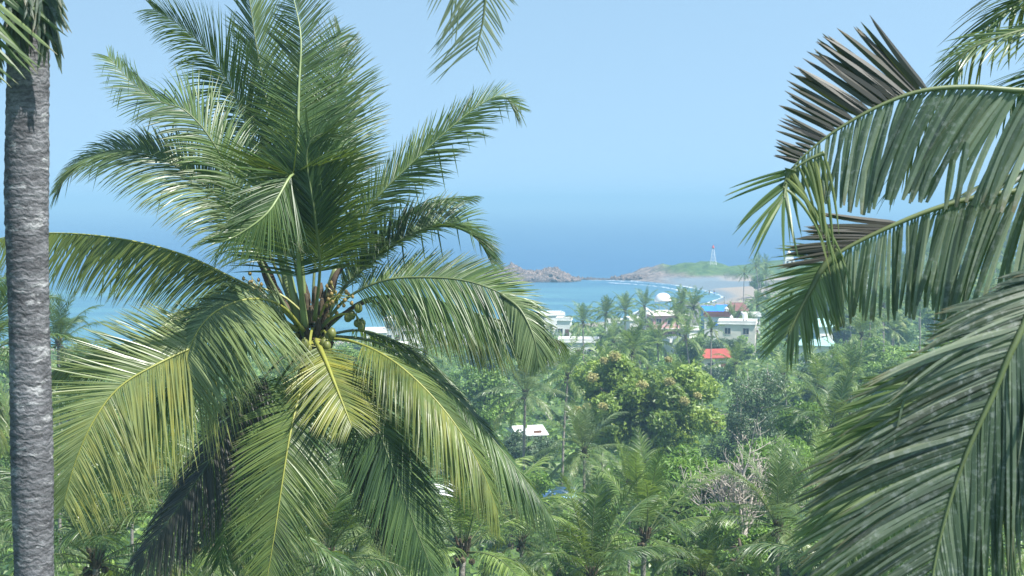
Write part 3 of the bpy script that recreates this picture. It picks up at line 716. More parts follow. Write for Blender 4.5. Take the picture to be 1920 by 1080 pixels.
rf([(2750, 370, 1.6), (2450, 60, 2.0), (2150, -10, 2.2), (1960, 45, 2.4), (1880, 68, 2.4), (1820, 92, 2.4), (1790, 125, 2.4)], N=(0, -.4, 1), n=100, L=.95, a=(58, 30), v=10, g=.5, seed=79, mat='leaf_pale', W=.04)
rf([(2750, 360, 2.0), (2400, -60, 2.4), (2150, -90, 2.8), (1980, -30, 3.0), (1900, 10, 3.0), (1850, 50, 3.0)], N=(0, -.4, 1), n=90, L=.95, a=(52, 26), v=10, g=.3, seed=80, mat='leaf', W=.04)
rf([(2750, 360, 2.6), (2400, 40, 3.2), (2150, 40, 3.4), (2000, 110, 3.6), (1930, 150, 3.6), (1880, 210, 3.6)], N=(0, -.6, 1), n=90, L=1.0, a=(56, 26), v=10, g=.5, seed=81, mat='leaf', W=.045)
for k, th in enumerate((300, 350, 30, 75, 120)):
    e = R(th); dx, dy = math.cos(e), math.sin(e); b0 = rc
    add_frond(rp, rb, [b0, b0 + [dx * 1.4, dy * 1.4, 1.6], b0 + [dx * 3, dy * 3, 2.1], b0 + [dx * 4.4, dy * 4.4, 1.2], b0 + [dx * 5.2, dy * 5.2, .1]], n=70, seed=90 + k, L=1.0, mat='leaf_worn')

# ------------------------------------------------------------ palms further off
def rachis(az, e0, Lr, c, n=16, side=0.0):
    d0 = np.array([math.cos(az) * math.cos(e0), math.sin(az) * math.cos(e0), math.sin(e0)])
    sv_ = np.array([-math.sin(az), math.cos(az), 0]) * side
    p = np.zeros(3); out = [p.copy()]
    for i in range(n):
        s = (i + 1) / n
        d = d0 + c * s ** 1.3 * np.array([0, 0, -1.0]) + sv_ * s
        p = p + d / np.linalg.norm(d) * Lr / n; out.append(p.copy())
    return np.array(out)
def palm_parts(seed, nfr, Lr, leaf, segs, split, H, lean, mat, old=.25, erect=0.0, W=.06, Ll=1.0):
    """returns list of (name, mesh, label, submeshes) for a palm with its base at the origin"""
    rs = np.random.RandomState(seed)
    top = np.array([lean[0], lean[1], H])
    parts = []
    P = smooth([(0, 0, -1.0), (lean[0] * .25, lean[1] * .25, H * .45), (lean[0] * .8, lean[1] * .8, H * .85), top], 14)
    parts.append(('trunk', MB().tube(P, np.interp(np.linspace(0, 1, 14), [0, .1, 1], [.2, .14, .11]), 8, jitter=.06, rng=rs).mesh('trunk', M['trunk_far'], True), None, None))
    crown = MB(); ribs = MB()
    for i in range(nfr):
        f = (i + .5) / nfr
        az = i * 2.39996 + rs.normal(0, .2)
        e0 = R(np.interp(f, [0, .3, .7, 1], [84, 60, 25, -35 + 55 * erect])) + rs.normal(0, .1)
        L_ = Lr * np.interp(f, [0, .15, .6, 1], [.7, 1, 1, .85]) * rs.uniform(.88, 1.08)
        c = np.interp(f, [0, .3, 1], [.35, .95, 1.7]) * (1 - .5 * erect) * rs.uniform(.8, 1.2)
        pts = rachis(az, e0, L_, c, side=rs.normal(0, .15)) + top + [math.cos(az) * .1, math.sin(az) * .1, -.35 * f]
        N = np.array([-math.cos(az) * .6, -math.sin(az) * .6, .8])
        ye = max(0, (f - (1 - old)) / old) * rs.uniform(0, .9) if old else 0
        k = dict(N=N, n=leaf, L=Ll * rs.uniform(.9, 1.1), W=W, a=(66, 26), v=rs.uniform(0, 22), g=np.interp(f, [0, 1], [.35, 1.5]), segs=segs, seed=seed * 50 + i, fold=False, yel=ye, kink=.05, start=.14)
        if split:
            fm = frond_geo(pts, **k).mesh('frond', M[mat])
            parts.append(('frond', fm, None, ('midrib', rib_geo(pts, .03, sides=4).mesh('midrib', M['rib'], True))))
        else:
            frond_geo(pts, mb=crown, **k)
            n0 = len(crown.f); rib_geo(pts[::3], .035, crown, 3); crown.mi[n0:] = [1] * (len(crown.f) - n0)
    if not split:
        parts.append(('crown', crown.mesh('crown', [M[mat], M['rib']]), None, None))
    hb = MB()
    for i in range(9):
        th = i * 2.4
        hb.tube([top + [math.cos(th) * .1, math.sin(th) * .1, -.4], top + [math.cos(th) * .28, math.sin(th) * .28, .25]], [.1, .04], 5)
    for i in range(7):
        th = rs.uniform(0, 6.28)
        hb.blob(top + np.array([math.cos(th) * .3, math.sin(th) * .3, -.45 - rs.rand() * .3]), .13, i, 1, .05)
    parts.append(('crown_heart', hb.mesh('crown_heart', M['fibre']), None, None))
    return parts
def place_parts(parts, loc, rz, sc, name, label, cat, group=None):
    root = thing(name, tuple(loc), label, cat, group, rz)
    root.scale = (sc, sc, sc)
    for nm, me, lb_, sub in parts:
        o = bpy.data.objects.new(nm, me); col.objects.link(o); o.parent = root
        if sub:
            s = bpy.data.objects.new(sub[0], sub[1]); col.objects.link(s); s.parent = o
    return root

# ------------------------------------------------------------ broad-leaved trees, bushes
def leaf_cloud(mb, P, Nn, size, rs, tone_r=None, yel=0.0, elong=1.8):
    n = len(P)
    d = nrm(rs.normal(0, 1, (n, 3)) + Nn * .5 + [.25, -.25, .8])
    u = nrm(np.cross(d, nrm(rs.normal(0, 1, (n, 3))))); w = np.cross(d, u)
    u = nrm(u + [0, 0, -.25])
    s = size * rs.uniform(.6, 1.3, n)[:, None]
    q = np.stack([P - u * s * elong * .5, P + w * s * .5 + d * s * .12, P + u * s * elong * .5, P - w * s * .5 + d * s * .12], 1)
    c = np.zeros((n, 4, 3))
    c[..., 0] = (rs.rand(n) if tone_r is None else np.clip(tone_r + rs.normal(0, .16, n), 0, 1))[:, None]
    c[..., 1] = .4
    c[..., 2] = np.clip(rs.rand(n) * yel * 2, 0, 1)[:, None] if np.isscalar(yel) else yel[:, None]
    mb.v.append(q.reshape(-1, 3)); mb.c.append(c.reshape(-1, 3))
    f = (np.arange(n * 4).reshape(n, 4) + mb.n).tolist()
    mb.f += f; mb.mi += [0] * n; mb.n += n * 4
def tree_parts(seed, H, Rc, hc, nl, leaves, size, mat, lump=.33, bark='bark', flowers=0, sparse=0.0, elong=1.8, trunk_r=.2, flat=1.0, yel=.04, bare_twigs=0, limb_n=16):
    rs = np.random.RandomState(seed)
    cz = H - hc / 2
    cs, rr = [], []
    for i in range(nl):
        d = nrm(rs.normal(0, 1, 3)); rad = rs.rand() ** .45
        e = np.array([d[0] * Rc * rad, d[1] * Rc * rad, d[2] * hc / 2 * rad * flat])
        if d[2] < -.3: e[:2] *= .75
        cs.append(e + [0, 0, cz]); rr.append(Rc * lump * rs.uniform(.55, 1.25))
    cs = np.array(cs); rr = np.array(rr)
    w = rr ** 2 / (rr ** 2).sum()
    which = rs.choice(nl, leaves, p=w)
    d = nrm(rs.normal(0, 1, (leaves, 3)))
    shell = rs.uniform(.55, 1.08, leaves) ** .6
    ph = rs.uniform(0, 6, 3)
    bump = 1 + .22 * np.sin(d[:, 0] * 5 + ph[0] + which) * np.sin(d[:, 1] * 6 + ph[1]) + .12 * np.sin(d[:, 2] * 11 + which)
    P = cs[which] + d * (rr[which] * shell * bump)[:, None] * [1, 1, .8]
    base_t = rs.uniform(.2, .8, nl)
    mb = MB()
    leaf_cloud(mb, P, d, size, rs, base_t[which], yel, elong)
    parts = [('crown', mb.mesh('crown', M[mat]), None, None)]
    tb = MB()
    top = np.array([rs.normal(0, .3), rs.normal(0, .3), H - hc * .65])
    tb.tube(smooth([(0, 0, -.8), (rs.normal(0, .15), rs.normal(0, .15), top[2] * .5), top], 8), np.linspace(trunk_r * 1.3, trunk_r * .8, 8), 8, jitter=.12, rng=rs)
    for i in rs.choice(nl, min(nl, limb_n), replace=False):
        m_ = (top + cs[i]) / 2 + rs.normal(0, .3, 3)
        tb.tube(smooth([top - [0, 0, .3], m_, cs[i]], 7), np.linspace(trunk_r * .55, .03, 7), 5)
    for i in range(bare_twigs):
        j = rs.randint(nl); q = cs[j] + nrm(rs.normal(0, 1, 3) + [0, 0, .5]) * rr[j] * 1.25
        tb.tube(smooth([cs[j], (cs[j] + q) / 2 + rs.normal(0, .12, 3), q], 5), np.linspace(.05, .015, 5), 4)
    parts.append(('trunk', tb.mesh('trunk', M[bark], True), None, None))
    for i in range(flowers):
        th = rs.uniform(0, 6.28); el = rs.uniform(.1, 1.3)
        dd = np.array([math.cos(th) * math.cos(el), math.sin(th) * math.cos(el), math.sin(el)])
        c0 = dd * [Rc * 1.0, Rc * 1.0, hc / 2] + [0, 0, cz]
        fb = MB(); n_ = 260; q = nrm(rs.normal(0, 1, (n_, 3)))
        leaf_cloud(fb, c0 + q * rs.uniform(.2, 1, (n_, 1)) * [.42, .42, .34], q, .1, rs, None, .2, 1.5)
        parts.append(('flower_cluster', fb.mesh('flower_cluster', M['flower']), None, None))
    return parts

# palms: a few kinds, copied
PN = [palm_parts(100 + i, n, L_, 62, 5, True, h, ln, m, old=o_, erect=e_, W=.05, Ll=w_) for i, (n, L_, h, ln, m, o_, e_, w_) in enumerate([
    (24, 4.8, 12.5, (.8, .2), 'leaf', .2, .0, 1.05), (22, 5.2, 11, (-.7, .3), 'leaf_pale', .3, .1, 1.15), (20, 4.9, 9, (.2, -.4), 'leaf_far', .15, .7, 1.0), (24, 4.9, 13, (-.4, -.5), 'leaf', .35, .1, 1.1)])]
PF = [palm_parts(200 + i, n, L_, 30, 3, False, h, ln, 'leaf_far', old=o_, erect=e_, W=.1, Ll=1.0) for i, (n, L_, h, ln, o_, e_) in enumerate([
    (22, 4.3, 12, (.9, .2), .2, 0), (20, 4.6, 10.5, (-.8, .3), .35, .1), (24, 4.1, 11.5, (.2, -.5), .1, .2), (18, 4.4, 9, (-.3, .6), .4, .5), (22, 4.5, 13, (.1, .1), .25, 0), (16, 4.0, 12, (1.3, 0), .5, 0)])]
H_N = [12.5, 11, 9, 13]; H_F = [12, 10.5, 11.5, 9, 13, 12]
placed = []      # (x, y, radius)
def palm_at(px, py, D, kind, near, label, group=None, rz=None, sc=1.0, rng=random.Random(4)):
    """crown heart seen at px,py at depth D; the trunk grows from the ground below it"""
    p = at(px, py, D)
    g = hz(p[0], p[1])
    parts = (PN if near else PF)[kind]; H = (H_N if near else H_F)[kind]
    rz = rng.uniform(0, 6.28) if rz is None else rz
    lean = [(.8, .2), (-.7, .3), (.2, -.4), (-.4, -.5)][kind] if near else [(.9, .2), (-.8, .3), (.2, -.5), (-.3, .6), (.1, .1), (1.3, 0)][kind]
    k, q = math.cos(rz), math.sin(rz)
    lx, ly = lean[0] * k - lean[1] * q, lean[0] * q + lean[1] * k
    o = place_parts(parts, (p[0] - lx, p[1] - ly, g), rz, sc, 'coconut_palm', label, 'palm tree', group)
    # stretch the trunk so the crown sits at the seen height
    dz = (p[2] - g) / sc - H
    for ch in o.children:
        if ch.name.startswith('trunk'): ch.scale = (1, 1, (H + dz) / H)
        else: ch.location = (0, 0, dz)
    placed.append((p[0], p[1], 3.0))
    return o
palm_at(1212, 1000, 58, 2, True, 'big green palm with arched fronds at the bottom centre right', rz=.6, sc=.88)
palm_at(1462, 985, 52, 1, True, 'drooping yellow green palm in front of the leafless tree', rz=2.0, sc=.68)
palm_at(1545, 905, 66, 2, True, 'palm with tall upright leaves right of the leafless tree', rz=4.0, sc=.62)
palm_at(1096, 842, 92, 1, True, 'yellow fronded palm below the left side of the flowering tree', rz=5.0, sc=.75)
palm_at(870, 1020, 46, 2, True, 'young upright palm under the main palm, right of its dark hanging frond', rz=1.0, sc=.95)
palm_at(1180, 905, 78, 2, True, 'upright dark palm between the flowering tree and the big green palm', rz=2.6, sc=.6)
palm_at(985, 735, 130, 1, True, 'pale green palm beyond the lower right frond of the main palm', rz=2.2)
palm_at(985, 1010, 62, 3, True, 'yellowish palm at the bottom centre beside the blue and red hut', rz=3.0, sc=.7)
palm_at(-30, 655, 55, 0, True, 'dark green palm behind the grey trunk with a frond over the sea', rz=.3)
palm_at(110, 640, 100, 3, True, 'palm with its tip just above the shore left of the main palm', rz=1.3, sc=.9)
palm_at(390, 985, 40, 0, True, 'palm under the main palm with a dark green fan of fronds', rz=1.2)
palm_at(180, 1040, 44, 3, True, 'palm low behind the grey trunk under yellow streaked leaflets', rz=3.9)
palm_at(40, 900, 60, 1, True, 'palm left of the grey trunk at the lower left edge', rz=.5)
palm_at(610, 1040, 44, 0, True, 'palm at the bottom under the main palm beside its yellow green frond', rz=5.3)
palm_at(760, 900, 70, 0, True, 'palm behind the dark lower fronds of the main palm', rz=4.4)
palm_at(300, 850, 64, 1, True, 'palm behind the broad lower left frond', rz=2.4)
palm_at(640, 860, 75, 3, True, 'yellow green palm seen through the gap below the main crown', rz=3.3)
palm_at(700, 760, 95, 0, True, 'palm behind the lower right frond of the main palm', rz=.9)
palm_at(1600, 1090, 46, 3, True, 'palm behind the large weathered frond at the lower right', rz=1.9)
palm_at(1330, 1075, 52, 0, True, 'palm whose top just enters the frame bottom below the leafless tree', rz=.2, sc=.6)
palm_at(1105, 1070, 50, 3, True, 'palm at the bottom edge left of the big green palm', rz=4.9, sc=.85)
palm_at(1770, 860, 75, 0, True, 'palm hidden behind the lower right frond', rz=4.9)
# the row in front of the white houses and the pink house
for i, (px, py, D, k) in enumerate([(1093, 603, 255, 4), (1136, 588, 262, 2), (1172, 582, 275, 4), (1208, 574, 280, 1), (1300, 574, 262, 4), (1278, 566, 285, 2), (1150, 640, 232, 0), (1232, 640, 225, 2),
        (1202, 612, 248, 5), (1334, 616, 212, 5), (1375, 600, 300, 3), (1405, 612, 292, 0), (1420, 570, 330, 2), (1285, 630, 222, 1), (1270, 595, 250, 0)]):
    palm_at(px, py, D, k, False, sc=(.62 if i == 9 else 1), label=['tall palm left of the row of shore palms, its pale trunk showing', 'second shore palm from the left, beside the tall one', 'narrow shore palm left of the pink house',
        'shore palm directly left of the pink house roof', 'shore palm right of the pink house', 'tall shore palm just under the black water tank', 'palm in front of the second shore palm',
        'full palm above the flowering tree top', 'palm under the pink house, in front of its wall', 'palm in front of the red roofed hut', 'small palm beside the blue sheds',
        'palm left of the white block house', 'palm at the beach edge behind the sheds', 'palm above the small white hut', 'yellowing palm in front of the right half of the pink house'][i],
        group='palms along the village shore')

# special broad-leaved trees
def px_tree(parts, px, pybase, D, H, name, label, cat, rz=0, sc=1.0, group=None, r=4):
    p = at(px, pybase, D); g = hz(p[0], p[1])
    placed.append((p[0], p[1], r))
    return place_parts(parts, (p[0], p[1], g), rz, sc, name, label, cat, group)
def top_height(px, py, D):
    p = at(px, py, D); return p[2] - hz(p[0], p[1])
def bush_at(px, pytop, D, w, label, mat='tree_leaf', seed=0, name='leafy_bush', n=5000, size=.2):
    Ht = top_height(px, pytop, D)
    return px_tree(tree_parts(700 + seed, Ht, w, min(Ht * .9, w * 1.7), 16, n, size, mat, .36, elong=1.7), px, pytop + 30, D, Ht, name, label, 'tree', r=w)
bush_at(1335, 692, 228, 3.0, 'dark low tree directly under the red roofed hut', 'tree_leaf_dark', 1)
bush_at(1300, 678, 232, 1.8, 'small tree at the left corner of the red roofed hut', 'tree_leaf', 2)
bush_at(1368, 682, 230, 1.8, 'small light tree at the right corner of the red roofed hut', 'tree_leaf_light', 3)
bush_at(815, 940, 110, 3.0, 'leafy tree in front of the grey white roofed hut', 'tree_leaf', 4, size=.14, n=8000)
bush_at(988, 818, 150, 3.2, 'leafy tree in front of the white roofed house', 'tree_leaf_dark', 5, size=.15, n=8000)
bush_at(1050, 966, 112, 1.8, 'bush under the red wall of the small hut', 'tree_leaf', 6, size=.12, n=5000)
bush_at(1388, 632, 262, 2.8, 'tree below the white block house wall', 'tree_leaf', 7)
bush_at(1530, 660, 245, 3.0, 'tree below the teal roofed house', 'tree_leaf', 8)
bush_at(790, 660, 262, 4.5, 'tree in front of the broad white house', 'tree_leaf', 9)
bush_at(900, 665, 258, 4.5, 'tree in front of the white house by the drooping frond end', 'tree_leaf_dark', 10)
bush_at(1300, 636, 226, 2.4, 'tree in front of the narrow white hut left of the red roof', 'tree_leaf', 15)
bush_at(1290, 640, 250, 2.6, 'tree hiding the foot of the small white hut below the pink house', 'tree_leaf', 13)
bush_at(1200, 632, 262, 3, 'tree between the shore palms and the top of the flowering tree', 'tree_leaf', 14)
bush_at(1140, 625, 255, 3, 'tree between the long white house and the shore palms', 'tree_leaf_dark', 11)
Hm = top_height(1215, 668, 125)
ft = px_tree(tree_parts(300, Hm, 6.8, 9.5, 60, 34000, .24, 'tree_leaf_fresh', .21, flowers=0, elong=1.9, yel=.06, bare_twigs=60), 1205, 800, 125, Hm, 'flowering_tree', 'large bright green tree with tan blossom clusters in the middle of the grove', 'tree', r=8)
for i, (px, py, dd, r_) in enumerate([(1152, 668, 1, .6), (1133, 676, 1, .45), (1110, 708, 0, .6), (1204, 722, -4, .55), (1255, 716, -4, .5), (1283, 752, -4, .5), (1308, 742, -3, .4), (1130, 762, -3, .45), (1083, 768, -1, .45), (1100, 762, -2, .4), (1253, 674, 0, .35), (1340, 790, -2, .35)]):
    rs = np.random.RandomState(900 + i); c0 = at(px, py, 125 + dd - 3.2) - np.array(ft.location)
    fb = MB(); q = nrm(rs.normal(0, 1, (420, 3)))
    leaf_cloud(fb, c0 + q * rs.uniform(.2, 1, (420, 1)) * [r_, r_, r_ * .8], q, .11, rs, None, .2, 1.5)
    fb.build('flower_cluster', M['flower'], ft)
Hd = top_height(1400, 700, 132)
px_tree(tree_parts(301, Hd, 4.8, 9.5, 26, 20000, .15, 'tree_leaf_dark', .3, elong=1.5, bare_twigs=50, bark='bark_pale'), 1395, 800, 132, Hd, 'dark_leaf_tree', 'dark grey green tree right of the flowering tree', 'tree', r=6)
Hr = top_height(1640, 640, 185)
px_tree(tree_parts(302, Hr, 5.5, 7.5, 26, 15000, .22, 'tree_leaf', .3, elong=1.4), 1645, 700, 185, Hr, 'round_tree', 'round dense green tree at the right below the palm hill', 'tree', r=6)
Hq = top_height(1580, 745, 105)
px_tree(tree_parts(303, Hq, 4.2, 7, 20, 13000, .14, 'tree_leaf_light', .3, elong=2.4), 1575, 800, 105, Hq, 'feathery_tree', 'bright yellow green feathery tree behind the upright leaved palm', 'tree', r=4)
Hs = top_height(1415, 800, 92)
px_tree(tree_parts(304, Hs, 4.0, 7, 20, 12000, .13, 'tree_leaf_light', .34, elong=3), 1400, 850, 92, Hs, 'feathery_tree', 'light green feathery tree directly behind the leafless tree', 'tree', r=3)
Hs = top_height(1250, 835, 88)
px_tree(tree_parts(305, Hs, 3.6, 7, 20, 12000, .13, 'tree_leaf_light', .34, elong=3.4), 1262, 850, 88, Hs, 'feathery_tree', 'feathery bamboo like tree left of the leafless tree', 'tree', r=3)
Hs = top_height(1075, 930, 74)
px_tree(tree_parts(306, Hs, 2.4, 5, 16, 9000, .12, 'tree_leaf_light', .34, elong=2.4), 1082, 960, 74, Hs, 'feathery_tree', 'small bright green tree right of the blue and red hut', 'tree', r=3)
Hs = top_height(1320, 965, 66)
px_tree(tree_parts(307, Hs, 2.2, 5, 16, 9000, .14, 'tree_leaf_light', .34, elong=1.8), 1315, 990, 66, Hs, 'leafy_tree', 'small vivid green tree below the left of the leafless tree', 'tree', r=3)
Hs = top_height(1355, 618, 262)
px_tree(tree_parts(308, Hs, 4.6, 6, 18, 9000, .24, 'tree_leaf_dark', .34, elong=1.4, flat=.8), 1345, 640, 262, Hs, 'dark_leaf_tree', 'dark round tree in front of the white block house', 'tree', r=6)
Hs = top_height(1085, 662, 262)
px_tree(tree_parts(309, Hs, 3.2, 2.6, 12, 4000, .24, 'tree_leaf', .4, elong=1.4), 1082, 680, 262, Hs, 'round_bush', 'round green bush in front of the low white house', 'bush', r=3)

# leafless tree
rs = np.random.RandomState(77)
bp = at(1395, 1000, 70); bz = hz(bp[0], bp[1]); bb = np.array([bp[0], bp[1], bz])
bt = thing('leafless_tree', tuple(bb), 'leafless tree with many pale grey upright branches', 'tree')
placed.append((bb[0], bb[1], 3))
topz = at(1395, 985, 70)[2] - bz
tk = MB(); tk.tube(smooth([bb - [0, 0, .5], bb + [.2, 0, topz * .5], bb + [0, 0, topz]], 10), np.linspace(.22, .16, 10), 9, jitter=.1, rng=rs)
tk.build('trunk', M['bark_pale'], bt, off=bb, smooth=True)
def grow(mb, p, d, L, r, lev):
    n = 5; pts = [p]
    for i in range(n):
        d = nrm(d + rs.normal(0, .13, 3) + [0, 0, .09]); pts.append(pts[-1] + d * L / n)
    mb.tube(np.array(pts), np.linspace(r, r * .55, n + 1), 5 if lev < 2 else 4)
    if lev < 3:
        for k in range([5, 4, 3][lev]):
            j = rs.randint(2, n + 1)
            grow(mb, pts[j], nrm(d + rs.normal(0, .55, 3) + [0, 0, .15]), L * rs.uniform(.42, .72), r * .55, lev + 1)
for i, (a_, e_, l_) in enumerate([(180, 50, 2.1), (165, 28, 2.2), (0, 62, 2.3), (10, 38, 2.0), (90, 75, 2.4), (270, 70, 2.4), (200, 70, 2.4), (340, 78, 2.7), (30, 48, 1.9), (150, 60, 2.0), (190, 12, 1.8)]):
    b = MB(); a_ = R(a_ + rs.uniform(-12, 12)); e_ = R(e_)
    grow(b, bb + [0, 0, topz - rs.uniform(0, .8)], np.array([math.cos(a_) * math.cos(e_), math.sin(a_) * math.cos(e_), math.sin(e_)]), l_, .085, 0)
    b.build('branch', M['bark_pale'], bt, off=bb, smooth=True)

# ------------------------------------------------------------ buildings
M['white_wall'] = plain('white_lime_wall', (.78, .77, .73), .85, .12, .8)
M['cream_wall'] = plain('cream_wall', (.72, .68, .58), .85, .15, .8)
M['pink_wall'] = plain('pink_wall', (.62, .33, .33), .85, .15, .6)
M['grey_conc'] = plain('grey_concrete', (.36, .35, .34), .9, .25, .8)
M['red_tile'] = plain('red_roof_sheet', (.34, .07, .05), .7, .3, .7)
M['brown_tile'] = plain('maroon_brown_roof', (.2, .09, .075), .85, .3, .8)
M['teal_roof'] = plain('pale_teal_roof_sheet', (.34, .56, .53), .6, .15, .7)
M['white_roof'] = plain('white_roof_sheet', (.75, .77, .78), .6, .15, .7)
M['blue_tarp'] = plain('blue_tarpaulin', (.03, .2, .72), .5, .2, .5)
M['blue_wall'] = plain('pale_blue_wall', (.3, .5, .75), .7, .15, .8)
M['glass'] = plain('dark_window_glass', (.03, .04, .05), .2, .2, 1, .6, 0)
M['frame'] = plain('painted_window_frame', (.55, .52, .48), .6, .1, 1)
M['wood'] = plain('brown_door_wood', (.16, .08, .05), .7, .2, 2)
M['black_tank'] = plain('black_plastic_tank', (.03, .03, .035), .5, .1, 1)
M['metal'] = plain('galvanised_metal', (.35, .35, .36), .5, .2, 2, metal=.5)
M['red_paint'] = plain('red_paint', (.55, .08, .07), .6, .1, 1)
M['yellow_paint'] = plain('orange_awning', (.7, .35, .06), .6, .1, 1)
M['cloth_white'] = plain('white_canvas', (.8, .8, .8), .8, .06, 1)
def windows(root, W, Dp, floors, fh, n, rz_off=0, door=True, wmat='glass', sides=True):
    """windows with frames on the front (-Y) and side faces, root-local coordinates"""
    for fl in range(floors):
        for i in range(n):
            x = -W / 2 + (i + .5) * W / n
            z = fl * fh + fh * .55
            if door and fl == 0 and i == n // 2:
                MB().box(x, -Dp / 2 - .02, 1.05, .95, .06, 2.1).build('door', M['wood'], root); continue
            fo = MB()
            for dx, dz, sx_, sz_ in ((0, .62, 1.3, .09), (0, -.62, 1.3, .09), (-.6, 0, .09, 1.15), (.6, 0, .09, 1.15), (0, 0, .05, 1.15)): fo.box(x + dx, -Dp / 2 - .03, z + dz, sx_, .1, sz_)
            f_ = fo.build('window', M['frame'], root)
            MB().box(x, -Dp / 2 - .005, z, 1.16, .03, 1.15).build('pane', M[wmat], f_)
    if sides:
        for sg in (-1, 1):
            for fl in range(floors):
                for i in range(2):
                    y = -Dp / 2 + (i + .5) * Dp / 2; z = fl * fh + fh * .55
                    fo = MB()
                    for dy, dz, sy_, sz_ in ((0, .62, 1.3, .09), (0, -.62, 1.3, .09), (-.6, 0, .09, 1.15), (.6, 0, .09, 1.15)): fo.box(sg * (W / 2 + .03), y + dy, z + dz, .1, sy_, sz_)
                    f_ = fo.build('window', M['frame'], root)
                    MB().box(sg * (W / 2 + .005), y, z, .03, 1.16, 1.15).build('pane', M[wmat], f_)
def house(px, pytop, D, W, Dp, floors, wall, roof, label, rz=0, fh=3.0, roofmat='white_roof', n=3, name='house', cat='house', band=None, rh=1.4, door=True):
    p = at(px, pytop, D); g = hz(p[0], p[1]); top = p[2] - g
    placed.append((p[0], p[1], max(W, Dp) * .62))
    root = thing(name, (p[0], p[1], g), label, cat, rz=R(rz))
    h = top - (rh if roof in ('gable', 'hip') else .0)
    h0 = -1.0
    MB().box(0, 0, (h + h0) / 2, W, Dp, h - h0).build('wall', M[wall], root)
    fl = max(1, min(floors, int(h / 2.4))); fhh = min(fh, h / fl)
    windows(root, W, Dp, fl, fhh, n, door=door)
    if roof == 'flat':
        m = MB()
        m.box(0, 0, h + .06, W + .5, Dp + .5, .12)
        for a_ in ((0, Dp / 2 + .1, W + .4, .12), (0, -Dp / 2 - .1, W + .4, .12)): m.box(a_[0], a_[1], h + .42, a_[2], a_[3], .6)
        for sx_ in (-1, 1): m.box(sx_ * (W / 2 + .14), 0, h + .42, .12, Dp + .08, .6)
        m.build('roof', M[roofmat], root)
    else:
        ow, od = W / 2 + .5, Dp / 2 + .5
        ins = ow * .45 if roof == 'hip' else 0
        v = [(-ow, -od, h), (ow, -od, h), (ow, od, h), (-ow, od, h), (-ow + ins, 0, h + rh), (ow - ins, 0, h + rh), (-ow, -od, h + .1), (ow, -od, h + .1), (ow, od, h + .1), (-ow, od, h + .1), (-ow + ins, 0, h + rh + .1), (ow - ins, 0, h + rh + .1)]
        f = [(6, 7, 11, 10), (8, 9, 10, 11), (7, 8, 11), (9, 6, 10), (3, 2, 1, 0), (0, 1, 7, 6), (1, 2, 8, 7), (2, 3, 9, 8), (3, 0, 6, 9)]
        MB().add(v, f).build('roof', M[roofmat], root)
    if band:
        MB().box(0, -Dp / 2 - .5, fhh, W + .3, 1.0, .15).build('balcony', M[band], root)
        rl = MB(); rl.box(0, -Dp / 2 - .97, fhh + .95, W + .2, .06, .06)
        for i in range(14): rl.box(-W / 2 + (i + .5) * W / 14, -Dp / 2 - .97, fhh + .5, .05, .05, .9)
        rl.build('railing', M[band], root)
    root['h'] = h
    return root, np.array([p[0], p[1], g + h]), g
def tank(p, r, h, mat, label, legs=0.0):
    p = np.array(p, float)
    t = thing('water_tank', tuple(p), label, 'water tank')
    rs2 = np.linspace(0, h, 13)
    prof = [r * (1 - .04 * (i % 2)) for i in range(13)]
    m = MB().tube([(0, 0, legs + z) for z in rs2], prof, 20); m.tube([(0, 0, legs + h), (0, 0, legs + h + .15), (0, 0, legs + h + .28)], [r * .95, r * .6, r * .3], 20)
    m.build('tank_body', M[mat], t)
    MB().tube([(0, 0, legs + h + .27), (0, 0, legs + h + .38)], r * .28, 14).build('lid', M[mat], t)
    if legs:
        for a_ in (45, 135, 225, 315): MB().tube([(math.cos(R(a_)) * r * .8, math.sin(R(a_)) * r * .8, 0), (math.cos(R(a_)) * r * .8, math.sin(R(a_)) * r * .8, legs)], .07, 6).build('leg', M['metal'], t)
    return t
ph, pt, _ = house(1250, 582, 315, 7.5, 7, 2, 'pink_wall', 'hip', 'pink two storey house with a hipped pinkish roof among the shore palms', 6, roofmat='cream_wall', band='white_wall', rh=.9)
# white domed canopy on posts beside the pink house's roof
dp = at(1243, 562, 330); dg = hz(dp[0], dp[1])
dc = thing('dome_canopy', (dp[0], dp[1], dg), 'white domed canopy rising behind the pink house', 'canopy')
v = MB(); a_ = np.linspace(0, 1, 9)
v.tube([(0, 0, dp[2] - dg + 2.0 * math.sin(q * 1.57) - .4) for q in a_], [2.0 * math.cos(q * 1.5) + .02 for q in a_], 18)
v.build('canopy_cloth', M['cloth_white'], dc, smooth=True)
for a_ in range(6): MB().tube([(1.8 * math.cos(a_ * 1.047), 1.8 * math.sin(a_ * 1.047), -.3), (1.8 * math.cos(a_ * 1.047), 1.8 * math.sin(a_ * 1.047), dp[2] - dg - .2)], .07, 6).build('post', M['metal'], dc)
house(1210, 578, 330, 4.2, 5, 2, 'white_wall', 'gable', 'narrow white house with a pale gable left of the pink house', 80, roofmat='white_roof', n=2)
h_, tp, _ = house(1292, 572, 335, 4, 5, 2, 'grey_conc', 'flat', 'grey flat roofed block under the black water tank', 0, n=2, roofmat='grey_conc')
tank(tp + [-1.6, 0, .15], .42, .95, 'black_tank', 'black water tank on the grey block beside the tall shore palm', .35)
h_, tp, _ = house(1383, 606, 282, 7.2, 6, 2, 'cream_wall', 'flat', 'white block house with a flat roof below the blue sheds', -12, n=2, roofmat='white_wall')
tank(tp + [1.6, .8, .13], .5, 1.1, 'cloth_white', 'white water tank on the flat roof of the white block house', .6)
tank(tp + [-1.2, .5, .13], .35, .8, 'cloth_white', 'small white water tank beside the larger one on the block house', .3)
